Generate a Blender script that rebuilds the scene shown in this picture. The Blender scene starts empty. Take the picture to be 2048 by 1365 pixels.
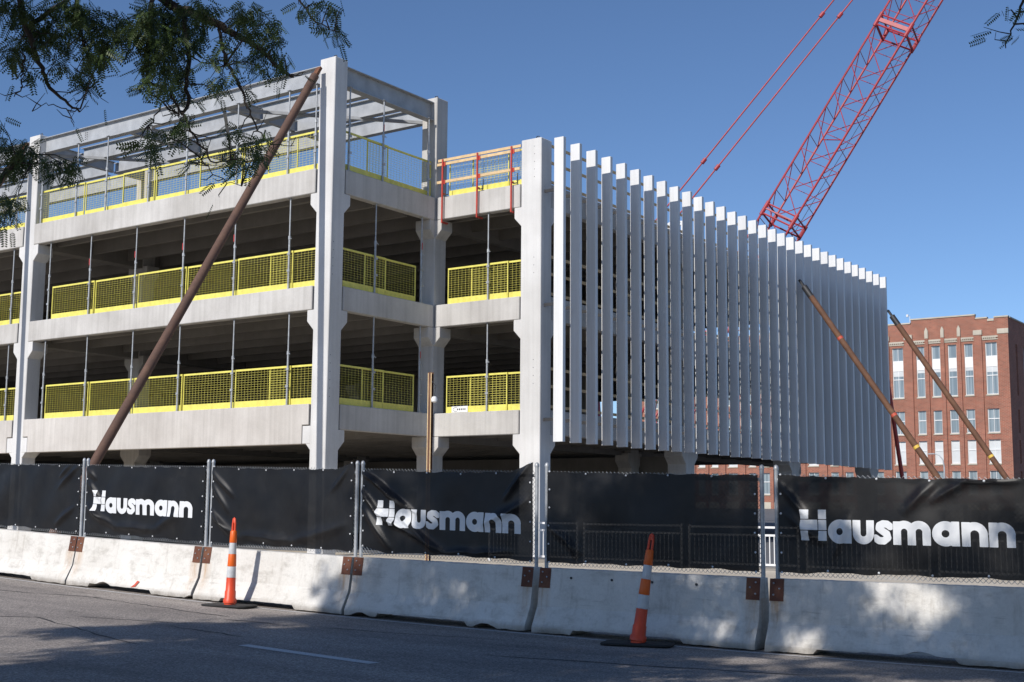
import bpy, bmesh, math, random
import numpy as np
from mathutils import Vector, Matrix
random.seed(7); rng = np.random.default_rng(7)
S = bpy.context.scene
COL = S.collection
R = math.radians

# ------------------------------------------------------------------ camera
cam_d = bpy.data.cameras.new('camera'); cam = bpy.data.objects.new('camera', cam_d); COL.objects.link(cam)
cam_d.sensor_width = 36.0; cam_d.lens = 45.39; cam_d.clip_end = 6000; cam_d.clip_start = 0.05
yaw, pitch, roll = R(35.386), R(7.442), R(0.477)
cam.rotation_mode = 'XYZ'
cam.matrix_world = (Matrix.Translation((0, 0, 1.6)) @ Matrix.Rotation(yaw, 4, 'Z') @ Matrix.Rotation(math.pi/2 + pitch, 4, 'X')
                    @ Matrix.Rotation(roll, 4, 'Z'))
S.camera = cam
# ------------------------------------------------------------------ sky, sun, exposure
SUN_ELEV, SUN_AZ = R(34.0), R(1.2)          # sun stands towards -Y, a little to -X
w = bpy.data.worlds.new('World'); S.world = w; w.use_nodes = True
nt = w.node_tree; bg = nt.nodes['Background']
sky = nt.nodes.new('ShaderNodeTexSky'); sky.sky_type = 'NISHITA'; sky.sun_disc = False
sky.sun_elevation = SUN_ELEV; sky.sun_rotation = math.pi + SUN_AZ
sky.air_density = 0.75; sky.dust_density = 0.25; sky.ozone_density = 5.5; sky.altitude = 0
nt.links.new(sky.outputs[0], bg.inputs[0]); bg.inputs[1].default_value = 0.121
sd = bpy.data.lights.new('sun', 'SUN'); sun = bpy.data.objects.new('sun', sd); COL.objects.link(sun)
sd.energy = 4.4; sd.angle = R(0.53); sd.color = (1.0, 0.955, 0.90)
tosun = Vector((-math.sin(SUN_AZ)*math.cos(SUN_ELEV), -math.cos(SUN_AZ)*math.cos(SUN_ELEV), math.sin(SUN_ELEV)))
sun.rotation_euler = tosun.to_track_quat('Z', 'Y').to_euler(); sun.location = (0, -40, 40)
S.view_settings.view_transform = 'Standard'; S.view_settings.look = 'None'
S.view_settings.gamma = 1.0; S.view_settings.exposure = 0.0; S.view_settings.use_curve_mapping = False
S.cycles.max_bounces = 8; S.cycles.transparent_max_bounces = 12

# ------------------------------------------------------------------ helpers
class MB:
    """collects shapes and links them as ONE mesh object"""
    def __init__(s): s.v = []; s.f = []; s.m = []
    def quad(s, a, b, c, d, m=0):
        n = len(s.v); s.v += [a, b, c, d]; s.f.append((n, n+1, n+2, n+3)); s.m.append(m)
    def box(s, x0, x1, y0, y1, z0, z1, m=0):
        n = len(s.v)
        s.v += [(x0,y0,z0),(x1,y0,z0),(x1,y1,z0),(x0,y1,z0),(x0,y0,z1),(x1,y0,z1),(x1,y1,z1),(x0,y1,z1)]
        for q in ((0,3,2,1),(4,5,6,7),(0,1,5,4),(1,2,6,5),(2,3,7,6),(3,0,4,7)):
            s.f.append(tuple(n+i for i in q)); s.m.append(m)
        return s
    def bar(s, p0, p1, w, h, up=(0,0,1), m=0):
        p0 = Vector(p0); p1 = Vector(p1); d = (p1-p0).normalized(); u = Vector(up)
        if abs(d.dot(u)) > 0.99: u = Vector((0,1,0))
        a = d.cross(u).normalized(); b = a.cross(d).normalized()
        n = len(s.v)
        for p in (p0, p1):
            for i, j in ((-1,-1),(1,-1),(1,1),(-1,1)): s.v.append(tuple(p + a*(i*w/2) + b*(j*h/2)))
        for q in ((3,2,1,0),(4,5,6,7),(0,1,5,4),(1,2,6,5),(2,3,7,6),(3,0,4,7)):
            s.f.append(tuple(n+i for i in q)); s.m.append(m)
        return s
    def tube(s, pts, rad, n=8, caps=True, m=0):
        pts = [Vector(p) for p in pts]; k = len(pts)
        if not hasattr(rad, '__len__'): rad = [rad]*k
        ref = None; base = len(s.v)
        for i, p in enumerate(pts):
            d = (pts[min(i+1,k-1)] - pts[max(i-1,0)]).normalized()
            if ref is None:
                ref = Vector((0,0,1)) if abs(d.z) < .9 else Vector((1,0,0))
            a = d.cross(ref).normalized(); b = d.cross(a).normalized(); ref = -b if False else ref
            for j in range(n):
                t = 2*math.pi*j/n; s.v.append(tuple(p + a*(rad[i]*math.cos(t)) + b*(rad[i]*math.sin(t))))
        for i in range(k-1):
            for j in range(n):
                a0 = base+i*n+j; a1 = base+i*n+(j+1) % n
                s.f.append((a0, a1, a1+n, a0+n)); s.m.append(m)
        if caps:
            s.f.append(tuple(base+j for j in reversed(range(n)))); s.m.append(m)
            s.f.append(tuple(base+(k-1)*n+j for j in range(n))); s.m.append(m)
        return s
    def prism(s, poly, axis, a0, a1, m=0):
        """extrude a 2-D polygon along axis; poly coords are the two other axes in x,y,z order"""
        def P(q, a):
            return {'x': (a, q[0], q[1]), 'y': (q[0], a, q[1]), 'z': (q[0], q[1], a)}[axis]
        n = len(s.v); k = len(poly)
        s.v += [P(q, a0) for q in poly] + [P(q, a1) for q in poly]
        s.f.append(tuple(range(n+k-1, n-1, -1))); s.f.append(tuple(range(n+k, n+2*k))); s.m += [m, m]
        for i in range(k):
            j = (i+1) % k; s.f.append((n+i, n+j, n+k+j, n+k+i)); s.m.append(m)
        return s
    def lathe(s, prof, c=(0,0,0), n=20, m=0):
        base = len(s.v); k = len(prof)
        for r, z in prof:
            for j in range(n):
                t = 2*math.pi*j/n; s.v.append((c[0]+r*math.cos(t), c[1]+r*math.sin(t), c[2]+z))
        for i in range(k-1):
            for j in range(n):
                a = base+i*n+j; b = base+i*n+(j+1) % n
                s.f.append((a, b, b+n, a+n)); s.m.append(m)
        s.f.append(tuple(base+j for j in reversed(range(n)))); s.m.append(m)
        s.f.append(tuple(base+(k-1)*n+j for j in range(n))); s.m.append(m)
        return s
    def ibeam(s, p0, p1, h=.58, w=.26, tf=.024, tw=.016):
        p0 = Vector(p0); p1 = Vector(p1)
        s.bar(p0+Vector((0,0,h/2-tf/2)), p1+Vector((0,0,h/2-tf/2)), w, tf)
        s.bar(p0-Vector((0,0,h/2-tf/2)), p1-Vector((0,0,h/2-tf/2)), w, tf)
        s.bar(p0, p1, tw, h-2*tf-.002)
        return s
    def mesh(s, name, mats):
        me = bpy.data.meshes.new(name); me.from_pydata([tuple(v) for v in s.v], [], s.f)
        for mt in (mats if isinstance(mats, (list, tuple)) else [mats]): me.materials.append(mt)
        if any(s.m): me.polygons.foreach_set('material_index', s.m)
        b = bmesh.new(); b.from_mesh(me); bmesh.ops.recalc_face_normals(b, faces=b.faces); b.to_mesh(me); b.free()
        return me
    def build(s, name, mats, parent=None, smooth=False, bevel=0, loc=None):
        me = s.mesh(name, mats)
        if smooth:
            me.polygons.foreach_set('use_smooth', [True]*len(me.polygons))
            me.set_sharp_from_angle(angle=R(40))
        o = bpy.data.objects.new(name, me); COL.objects.link(o)
        if loc: o.location = loc
        if parent: o.parent = parent
        if bevel:
            bm = o.modifiers.new('bevel', 'BEVEL'); bm.width = bevel; bm.segments = 1; bm.limit_method = 'ANGLE'; bm.angle_limit = R(35)
        return o
def place(name, me, parent=None, loc=(0,0,0), rot=(0,0,0)):
    o = bpy.data.objects.new(name, me); COL.objects.link(o); o.location = loc; o.rotation_euler = rot
    if parent: o.parent = parent
    return o
def thing(name, label, cat, loc=(0,0,0), rz=0, group=None):
    o = bpy.data.objects.new(name, None); COL.objects.link(o); o.location = loc; o.rotation_euler = (0,0,rz)
    o.empty_display_size = .2
    return tag(o, label, cat, group)
def tag(o, label, cat, group=None):
    o['label'] = label; o['category'] = cat
    if group: o['group'] = group
    return o
def struct(o): o['kind'] = 'structure'; return o
ORD = ['first','second','third','fourth','fifth','sixth','seventh','eighth','ninth','tenth']

# ------------------------------------------------------------------ materials
def new_mat(name):
    m = bpy.data.materials.new(name); m.use_nodes = True
    return m, m.node_tree, m.node_tree.nodes['Principled BSDF']
def N(t, kind, **kw):
    n = t.nodes.new(kind)
    for k, v in kw.items():
        if k in n.inputs.keys() if False else False: pass
        setattr(n, k, v)
    return n
def pos(t, scale=(1,1,1), obj=False):
    if obj:
        g = t.nodes.new('ShaderNodeTexCoord'); out = g.outputs['Object']
    else:
        g = t.nodes.new('ShaderNodeNewGeometry'); out = g.outputs['Position']
    mp = t.nodes.new('ShaderNodeMapping'); mp.inputs['Scale'].default_value = scale
    t.links.new(out, mp.inputs['Vector']); return mp.outputs[0]
def noise(t, vec, scale, detail=4, rough=.55):
    n = t.nodes.new('ShaderNodeTexNoise'); n.inputs['Scale'].default_value = scale
    n.inputs['Detail'].default_value = detail; n.inputs['Roughness'].default_value = rough
    t.links.new(vec, n.inputs['Vector']); return n.outputs['Fac']
def ramp(t, fac, stops):
    r = t.nodes.new('ShaderNodeValToRGB'); e = r.color_ramp.elements
    while len(e) < len(stops): e.new(.5)
    for el, (p, c) in zip(e, stops):
        el.position = p; el.color = c if len(c) == 4 else (*c, 1)
    t.links.new(fac, r.inputs[0]); return r.outputs[0]
def mixc(t, fac, a, b, mode='MIX'):
    n = t.nodes.new('ShaderNodeMix'); n.data_type = 'RGBA'; n.blend_type = mode
    for idx, v in ((0, fac), (6, a), (7, b)):
        if hasattr(v, 'links') or hasattr(v, 'is_linked'): t.links.new(v, n.inputs[idx])
        else: n.inputs[idx].default_value = v if idx == 0 else (*v, 1) if len(v) == 3 else v
    return n.outputs[2]
def math_(t, op, a, b=None):
    n = t.nodes.new('ShaderNodeMath'); n.operation = op
    for i, v in enumerate((a, b)):
        if v is None: continue
        if hasattr(v, 'is_linked'): t.links.new(v, n.inputs[i])
        else: n.inputs[i].default_value = v
    return n.outputs[0]
def bump(t, b, h, strength=.2, dist=.02):
    n = t.nodes.new('ShaderNodeBump'); n.inputs['Strength'].default_value = strength; n.inputs['Distance'].default_value = dist
    t.links.new(h, n.inputs['Height']); t.links.new(n.outputs[0], b.inputs['Normal'])

def m_concrete(name, lo, hi, streak=.5, rough=.85):
    m, t, b = new_mat(name); p = pos(t)
    n1 = noise(t, p, .7, 6, .6); base = ramp(t, n1, [(.3, lo), (.7, hi)])
    st = noise(t, pos(t, (5, 5, .18)), 1.2, 4, .6)
    sc = ramp(t, st, [(.32, (.72,.715,.70)), (.58, (1,1,1))])
    pat = ramp(t, noise(t, p, .33, 3, .5), [(.4, (.90,.895,.885)), (.56, (1,1,1))])
    base = mixc(t, 1, base, pat, 'MULTIPLY')
    c = mixc(t, streak, base, sc, 'MULTIPLY')
    fine = noise(t, p, 28, 5, .7); fc = ramp(t, fine, [(.25, (.86,.86,.86)), (.6, (1,1,1))])
    c = mixc(t, .7, c, fc, 'MULTIPLY')
    pit = t.nodes.new('ShaderNodeTexVoronoi'); pit.inputs['Scale'].default_value = 7; t.links.new(p, pit.inputs['Vector'])
    pc = ramp(t, pit.outputs['Distance'], [(.03, (.55,.55,.55)), (.075, (1,1,1))])
    c = mixc(t, .45, c, pc, 'MULTIPLY')
    t.links.new(c, b.inputs['Base Color']); b.inputs['Roughness'].default_value = rough
    bump(t, b, fine, .15, .01)
    return m
def m_paint(name, col, rough=.45, var=.12, metal=0, vs=3, bumps=.03):
    m, t, b = new_mat(name); p = pos(t)
    n1 = noise(t, p, vs, 5, .6)
    c = mixc(t, 1, col, ramp(t, n1, [(.3, (1-var,)*3), (.7, (1,1,1))]), 'MULTIPLY')
    t.links.new(c, b.inputs['Base Color']); b.inputs['Roughness'].default_value = rough; b.inputs['Metallic'].default_value = metal
    if bumps: bump(t, b, noise(t, p, 40, 3), bumps, .01)
    return m
CONC = m_concrete('precast_concrete', (.46,.44,.415), (.60,.58,.55))
CONC_L = m_concrete('precast_concrete_pale', (.60,.59,.575), (.70,.69,.675), .35)
CONC_W = m_concrete('precast_concrete_warm', (.50,.465,.43), (.62,.585,.545))
TEE = m_concrete('tee_concrete', (.21,.195,.175), (.28,.262,.238), .2)  # darker than the facade concrete: shade under the decks is put into the colour
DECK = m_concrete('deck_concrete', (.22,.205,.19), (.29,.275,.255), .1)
def m_fin():
    m, t, b = new_mat('white_fin_paint'); oi = t.nodes.new('ShaderNodeObjectInfo')
    c = ramp(t, oi.outputs['Random'], [(0, (.655,.66,.665)), (1, (.725,.72,.71))])
    dirt = ramp(t, noise(t, pos(t, (6, 6, .25)), 1.1, 5, .65), [(.35, (.88,.88,.87)), (.6, (1,1,1))])
    c = mixc(t, .8, c, dirt, 'MULTIPLY')
    t.links.new(c, b.inputs['Base Color']); b.inputs['Roughness'].default_value = .5; return m
FINW = m_fin()
GALV = m_paint('galvanised_steel', (.43,.445,.46), .5, .3, .05, 2.2)
PROP = m_paint('prop_galvanised', (.46,.475,.49), .45, .35, .3, 9)
YEL = m_paint('yellow_paint', (.80,.72,.15), .5, .22, 0, 5)
RED = m_paint('red_paint', (.52,.055,.035), .5, .2)
CRANE = m_paint('crane_red_paint', (.41,.03,.043), .5, .35, 0, 1.5)
CRANE_D = m_paint('crane_dark', (.05,.045,.05), .6, .2)
WOOD = m_paint('timber', (.74,.53,.29), .75, .3, 0, 8)
BLACK = m_paint('black_rubber', (.022,.021,.02), .75, .3, 0, 20, .15)
STEELD = m_paint('dark_steel', (.04,.04,.043), .55, .3, .2)
WHITE = m_paint('white_paint', (.78,.78,.77), .5, .1)
TAGRED = m_paint('red_tag', (.6,.06,.06), .5, .1)
def m_rust(name, a, b_, c_):
    m, t, b = new_mat(name); p = pos(t)
    c = ramp(t, noise(t, p, 2.2, 7, .65), [(.3, a), (.52, b_), (.72, c_)])
    f = noise(t, p, 24, 5, .7); c = mixc(t, .6, c, ramp(t, f, [(.3, (.6,.6,.6)), (.6, (1,1,1))]), 'MULTIPLY')
    t.links.new(c, b.inputs['Base Color']); b.inputs['Roughness'].default_value = .8; bump(t, b, f, .25, .01); return m
RUST = m_rust('rusty_pipe', (.085,.05,.038), (.115,.062,.043), (.16,.088,.056))
RUSTP = m_rust('rust_plate', (.09,.03,.016), (.14,.05,.026), (.2,.085,.04))
RUST2 = m_rust('rusty_pipe_orange', (.10,.05,.03), (.15,.07,.038), (.215,.115,.06))
# barrier concrete: object space, with rust runs under the end plates and grime at the foot
def m_barrier():
    m, t, b = new_mat('barrier_concrete'); po = pos(t, obj=True); pw = pos(t)
    base = ramp(t, noise(t, pw, 1.1, 6, .6), [(.3, (.60,.57,.52)), (.7, (.73,.705,.66))])
    fine = noise(t, pw, 34, 5, .7); base = mixc(t, .6, base, ramp(t, fine, [(.25, (.8,.8,.8)), (.6, (1,1,1))]), 'MULTIPLY')
    sx = t.nodes.new('ShaderNodeSeparateXYZ'); t.links.new(po, sx.inputs[0])
    ax = math_(t, 'ABSOLUTE', sx.outputs[0])
    near = math_(t, 'SUBTRACT', 1.0, math_(t, 'MULTIPLY', math_(t, 'ABSOLUTE', math_(t, 'SUBTRACT', ax, 1.47)), 7.0))
    strk = noise(t, pos(t, (22, 22, .9)), 1, 3, .6)
    low = math_(t, 'LESS_THAN', sx.outputs[2], .58)
    fade = math_(t, 'MULTIPLY', sx.outputs[2], 1.6)
    k = math_(t, 'MULTIPLY', math_(t, 'MULTIPLY', near, low), math_(t, 'MULTIPLY', fade, math_(t, 'MULTIPLY', strk, strk)))
    k = math_(t, 'MAXIMUM', math_(t, 'MINIMUM', math_(t, 'MULTIPLY', k, 2.2), .6), 0)
    c = mixc(t, k, base, (.42, .22, .07))
    sm = ramp(t, noise(t, pos(t, (1.6, 1.6, 3.2)), 1.7, 7, .7), [(.50, (1,1,1)), (.68, (.66,.645,.62))])
    c = mixc(t, .75, c, sm, 'MULTIPLY')
    sv = ramp(t, noise(t, pos(t, (9, 9, .5)), 1.4, 4, .6), [(.56, (1,1,1)), (.74, (.74,.72,.69))])
    c = mixc(t, .7, c, sv, 'MULTIPLY')
    sf = ramp(t, noise(t, pos(t, (1.1, 1.1, 17)), 1.3, 5, .65), [(.62, (1,1,1)), (.72, (.52,.51,.5))])
    c = mixc(t, .6, c, sf, 'MULTIPLY')
    gz = math_(t, 'SUBTRACT', 1.0, math_(t, 'MULTIPLY', sx.outputs[2], 6.0))
    g = math_(t, 'MAXIMUM', math_(t, 'MULTIPLY', math_(t, 'ADD', gz, -.25), math_(t, 'MULTIPLY', noise(t, pw, 6, 6, .7), 1.9)), 0)
    c = mixc(t, math_(t, 'MINIMUM', g, .75), c, (.15, .125, .10))
    t.links.new(c, b.inputs['Base Color']); b.inputs['Roughness'].default_value = .88; bump(t, b, fine, .3, .01)
    return m
BARR = m_barrier()
def m_asphalt():
    m, t, b = new_mat('asphalt'); p = pos(t)
    f = noise(t, p, 42, 4, .85); v = t.nodes.new('ShaderNodeTexVoronoi'); v.inputs['Scale'].default_value = 55; t.links.new(p, v.inputs['Vector'])
    c = ramp(t, f, [(.30, (.10,.090,.083)), (.48, (.31,.28,.258)), (.66, (.58,.525,.48))])
    st = ramp(t, v.outputs['Color'], [(.25, (.62,.62,.62)), (.75, (1.25,1.23,1.2))])
    c = mixc(t, .8, c, st, 'MULTIPLY')
    big = ramp(t, noise(t, pos(t, (.35, 1.3, 1)), .9, 6, .6), [(.3, (.62,.61,.61)), (.7, (1.12,1.1,1.08))])
    c = mixc(t, 1, c, big, 'MULTIPLY')
    oil = ramp(t, noise(t, pos(t, (1, 1.6, 1)), 1.9, 5, .65), [(.60, (1,1,1)), (.74, (.6,.6,.61))])
    c = mixc(t, .8, c, oil, 'MULTIPLY')
    t.links.new(c, b.inputs['Base Color']); b.inputs['Roughness'].default_value = .88; bump(t, b, f, .6, .012); return m
ASPH = m_asphalt()
SEAL = m_paint('crack_sealant', (.028,.028,.03), .7, .3, 0, 10)
def m_line():
    m, t, b = new_mat('road_paint'); p = pos(t)
    c = ramp(t, noise(t, p, 60, 5, .8), [(.30, (.24,.235,.23)), (.50, (.64,.64,.63))])
    t.links.new(c, b.inputs['Base Color']); b.inputs['Roughness'].default_value = .8; return m
LINE = m_line()
def m_dirt():
    m, t, b = new_mat('site_ground'); p = pos(t)
    c = ramp(t, noise(t, p, .25, 8, .65), [(.35, (.44,.375,.285)), (.65, (.58,.51,.405))])
    g = t.nodes.new('ShaderNodeSeparateXYZ'); t.links.new(p, g.inputs[0])
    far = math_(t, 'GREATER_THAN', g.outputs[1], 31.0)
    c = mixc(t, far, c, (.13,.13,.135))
    t.links.new(c, b.inputs['Base Color']); b.inputs['Roughness'].default_value = .95; return m
DIRT = m_dirt()
def m_brick():
    m, t, b = new_mat('red_brick')
    g = t.nodes.new('ShaderNodeNewGeometry'); s = t.nodes.new('ShaderNodeSeparateXYZ'); t.links.new(g.outputs['Position'], s.inputs[0])
    cb = t.nodes.new('ShaderNodeCombineXYZ'); t.links.new(math_(t, 'ADD', s.outputs[0], s.outputs[1]), cb.inputs[0]); t.links.new(s.outputs[2], cb.inputs[1])
    bt = t.nodes.new('ShaderNodeTexBrick'); t.links.new(cb.outputs[0], bt.inputs['Vector'])
    bt.inputs['Color1'].default_value = (.34,.11,.068,1); bt.inputs['Color2'].default_value = (.24,.08,.052,1); bt.inputs['Mortar'].default_value = (.34,.24,.18,1)
    bt.inputs['Scale'].default_value = 1; bt.inputs['Brick Width'].default_value = .42; bt.inputs['Row Height'].default_value = .15; bt.inputs['Mortar Size'].default_value = .018
    c = mixc(t, 1, bt.outputs[0], ramp(t, noise(t, g.outputs['Position'], .5, 6, .65), [(.3, (.8,.8,.8)), (.7, (1.12,1.1,1.08))]), 'MULTIPLY')
    t.links.new(c, b.inputs['Base Color']); b.inputs['Roughness'].default_value = .9; return m
BRICK = m_brick()
STONE = m_concrete('pale_stone', (.46,.41,.33), (.58,.53,.44), .3)
def m_glass():
    m, t, b = new_mat('window_glass'); p = pos(t)
    c = ramp(t, noise(t, pos(t, (2.2, 2.2, .05)), 1.5, 2), [(.4, (.16,.20,.225)), (.6, (.27,.32,.345))])  # bright reflection and vertical blinds are painted into the base colour
    t.links.new(c, b.inputs['Base Color']); b.inputs['Roughness'].default_value = .12; b.inputs['Specular IOR Level'].default_value = .8; return m
GLASS = m_glass()
BLIND = m_paint('window_blind', (.62,.64,.64), .4, .15, 0, 1)
# black wind screen: woven mesh that lets a little of what is behind through
def m_screen():
    m, t, b = new_mat('black_screen_fabric'); p = pos(t)
    c = ramp(t, noise(t, p, 3, 6, .6), [(.3, (.005,.005,.006)), (.62, (.012,.0115,.0115)), (.8, (.024,.023,.022))])
    t.links.new(c, b.inputs['Base Color']); b.inputs['Roughness'].default_value = .38; b.inputs['Specular IOR Level'].default_value = .30
    wv = t.nodes.new('ShaderNodeTexWave'); wv.bands_direction = 'Z'; wv.inputs['Scale'].default_value = 60; wv.inputs['Distortion'].default_value = .6
    t.links.new(p, wv.inputs['Vector']); bump(t, b, wv.outputs['Fac'], .12, .004)
    tr = t.nodes.new('ShaderNodeBsdfTransparent'); mx = t.nodes.new('ShaderNodeMixShader')
    hole = ramp(t, noise(t, pos(t, (1, 1, 5)), 5, 4, .6), [(.3, (.010,)*3), (.75, (.024,)*3)])
    t.links.new(hole, mx.inputs[0]); t.links.new(b.outputs[0], mx.inputs[1]); t.links.new(tr.outputs[0], mx.inputs[2])
    t.links.new(mx.outputs[0], t.nodes['Material Output'].inputs[0]); return m
SCREEN = m_screen()
INK = m_paint('white_ink', (.70,.71,.72), .5, .08, 0, 5)
ORANGE = m_paint('orange_plastic', (.80,.135,.012), .45, .12, 0, 6)
ORANGE_R = m_paint('red_orange_plastic', (.72,.07,.02), .45, .15, 0, 6)
REFL = m_paint('reflective_band', (.62,.63,.64), .4, .2, 0, 12)
def m_leaf(name, a, b_):
    m, t, b = new_mat(name); g = t.nodes.new('ShaderNodeNewGeometry')
    c = ramp(t, g.outputs['Random Per Island'], [(0, a), (1, b_)])
    t.links.new(c, b.inputs['Base Color']); b.inputs['Roughness'].default_value = .55
    tl = t.nodes.new('ShaderNodeBsdfTranslucent'); t.links.new(c, tl.inputs[0])
    mx = t.nodes.new('ShaderNodeMixShader'); mx.inputs[0].default_value = .22
    t.links.new(b.outputs[0], mx.inputs[1]); t.links.new(tl.outputs[0], mx.inputs[2]); t.links.new(mx.outputs[0], t.nodes['Material Output'].inputs[0]); return m
LEAF = m_leaf('locust_leaf', (.035,.065,.018), (.075,.12,.03))
BARK = m_rust('bark', (.028,.022,.018), (.045,.036,.03), (.075,.06,.05))
# ------------------------------------------------------------------ ground, road
def road_z(x):
    u = max(-20.0, min(10.0, x + 12.0)) ; z = .0771 - .0169*u + .0013*u*u
    d = (x + 12.0) - u
    return z + d*(-.0169 + .0026*u)*.6
def frange(a, b, n): return [a + (b-a)*i/n for i in range(n+1)]
def sheet(name, xs, ys, zf, mat):
    mb = MB(); nx = len(xs)
    for y in ys:
        for x in xs: mb.v.append((x, y, zf(x, y)))
    for j in range(len(ys)-1):
        for i in range(nx-1):
            a = j*nx+i; mb.f.append((a, a+1, a+nx+1, a+nx)); mb.m.append(0)
    return mb.build(name, mat, smooth=True)
XS = [-600, -200, -90, -60, -45] + frange(-36, 8, 44) + [16, 30, 60, 200, 600]
road = struct(sheet('road', XS, [-600, -120, -30, -12, -4.0] + frange(-2, 14.7, 20), lambda x, y: road_z(x) + .012*min(0, y-4)/8*0, ASPH))
def ground_z(x, y):
    a = road_z(x) - .012
    if y < 22: k = (y-14.7)/7.3; return a*(1-k) + .2*k
    if y < 31: return .2
    return min(2.0, .2 + 1.8*(y-31)/129.0)
struct(sheet('site_ground', XS, [14.7, 16, 18, 20, 22, 26, 31, 50, 90, 160, 400, 2500], ground_z, DIRT))
def ribbon(pts, wid, mat, name, dz):
    mb = MB(); n = len(pts); L = []
    for i, (x, y) in enumerate(pts):
        a = Vector(pts[max(i-1, 0)]); b = Vector(pts[min(i+1, n-1)]); d = (b-a).normalized(); p = Vector((-d.y, d.x))
        ww_ = wid*(.3 + .9*random.random()) if mat is SEAL else wid
        if mat is SEAL and i in (0, n-1): ww_ = wid*.2
        for s_ in (-1, 1):
            q = Vector((x, y)) + p*(s_*ww_/2); L.append((q.x, q.y, road_z(q.x)+dz))
    mb.v = L
    for i in range(n-1): mb.f.append((2*i, 2*i+2, 2*i+3, 2*i+1)); mb.m.append(0)
    return mb.build(name, mat, road)
def wander(a, b, n, amp):
    out = []
    for i in range(n+1):
        k = i/n; e = math.sin(math.pi*k)**.5 if 0 < k < 1 else 0
        out.append((a[0]+(b[0]-a[0])*k + random.uniform(-amp, amp)*e, a[1]+(b[1]-a[1])*k + random.uniform(-amp, amp)*e))
    return out
# painted dashes of the lane and the edge line at the foot of the barriers
for x0 in (-20.2, -11.05, -1.9):
    ribbon([(x0 + 2.15*k/6, 10.38 - .22*k/6) for k in range(7)], .15, LINE, 'lane_dash', .004)
ribbon([(x, 13.72) for x in frange(-30, 4, 60)], .055, LINE, 'edge_line', .004)
for a, b, n, amp in (((-17.2,12.9),(-13.6,12.5),14,.05), ((-19.5,12.2),(-16.9,12.95),9,.05), ((-14.9,11.0),(-13.3,11.5),10,.04), ((-15.2,10.55),(-11.9,9.6),12,.04),
                     ((-13.3,11.15),(-11.6,10.95),9,.05), ((-13.4,12.25),(-12.4,12.3),7,.03), ((-15.0,10.6),(-16.4,9.6),8,.04), ((-11.8,12.4),(-9.2,12.9),9,.05), ((-8.5,11.5),(-5,12.2),10,.06)):
    ribbon(wander(a, b, n, amp), .042, SEAL, 'crack', .003)
walk = MB(); walk.box(-60, 40, -6.5, -2.2, -.2, .26)
struct(walk.build('pavement', DECK, bevel=.02))

# ------------------------------------------------------------------ the precast parking garage
G = thing('parking_garage', 'unfinished pale precast concrete parking garage with white vertical fins', 'building', (-27, 28, .2))
GINV = Matrix.Translation((27, -28, -.2))
def gp(mb, name, mat, bevel=.012, parent=None, smooth=False):
    o = mb.build(name, mat, parent or G, smooth, bevel)
    if parent is None: o.location = (27, -28, -.2)
    return o
FL = {2: 4.70, 3: 8.30, 4: 11.95}
LV = (2, 3, 4)
SPB = {2: 3.94, 3: 7.56, 4: 11.18}     # underside of the shallow spandrels
YB = 64.0                              # back of the building
def corbel(col, x0, x1, y0, y1, side, zt, out=.26, mat=CONC):
    """bracket on one side of a column: vertical face, then a 45 degree slope back"""
    mb = MB(); zt -= .006
    h1, h2 = .34, .27
    if side in ('-x', '+x'):
        xa = x0 if side == '-x' else x1; s_ = -1 if side == '-x' else 1
        mb.prism([(xa - s_*.05, zt), (xa + s_*out, zt), (xa + s_*out, zt-h1), (xa - s_*.05, zt-h1-h2*1.2)], 'y', y0+.004, y1-.004)
    else:
        ya = y0 if side == '-y' else y1; s_ = -1 if side == '-y' else 1
        mb.prism([(ya - s_*.05, zt), (ya + s_*out, zt), (ya + s_*out, zt-h1), (ya - s_*.05, zt-h1-h2*1.2)], 'x', x0+.004, x1-.004)
    return mb.build('corbel', mat, col, bevel=.012)
def column(x0, x1, y0, y1, zt, corbels, rib=None, hook=True, mat=CONC, zb=.1, levels=LV):
    c = gp(MB().box(x0, x1, y0, y1, zb, zt), 'column', mat, .02)
    for lv in levels:
        for side in corbels: corbel(c, x0, x1, y0, y1, side, SPB[lv], mat=mat)
    if rib:
        xr0, xr1, dy, zr = rib
        MB().box(xr0, xr1, y0-dy, y0+.02, zb, zr).build('rib', mat, c, bevel=.012)
    if hook:
        cx, cy = (x0+x1)/2+.12, y0+.2
        pts = [(cx-.07, cy, zt-.05), (cx-.07, cy, zt+.06), (cx-.03, cy, zt+.11), (cx+.03, cy, zt+.11), (cx+.07, cy, zt+.06), (cx+.07, cy, zt-.05)]
        MB().tube(pts, .018, 6).build('lifting_loop', STEELD, c, True)
    return c
A = column(-27.27, -26.63, 28.0, 28.57, 15.40, ('-x', '+y'), mat=CONC_L)
B = column(-42.27, -41.63, 28.0, 28.57, 15.38, ('-x', '+x', '+y'), mat=CONC_L)
column(-57.27, -56.63, 28.0, 28.57, 15.38, ('-x', '+x'), mat=CONC_L)
C = column(-27.27, -26.63, 33.0, 33.6, 15.45, ('-y', '+x'))
D = column(-23.13, -22.36, 33.0, 33.61, 13.36, ('-x', '+y'), mat=CONC_L)
for y0 in (42.6, 52.3, 62.0): column(-23.13, -22.36, y0, y0+.7, 11.9, ('-y', '+y'), hook=False)
column(-42.27, -41.63, 33.0, 33.6, 15.38, ('-x', '+x'))
column(-36.6, -36.1, 33.05, 33.5, 13.9, (), hook=False, zb=11.9)
for x0 in (-42.27, -57.27, -72.27, -27.27):
    for y0 in (46.0, 62.6): column(x0, x0+.64, y0, y0+.6, 11.8, ('-y', '+y'), hook=False)
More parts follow.
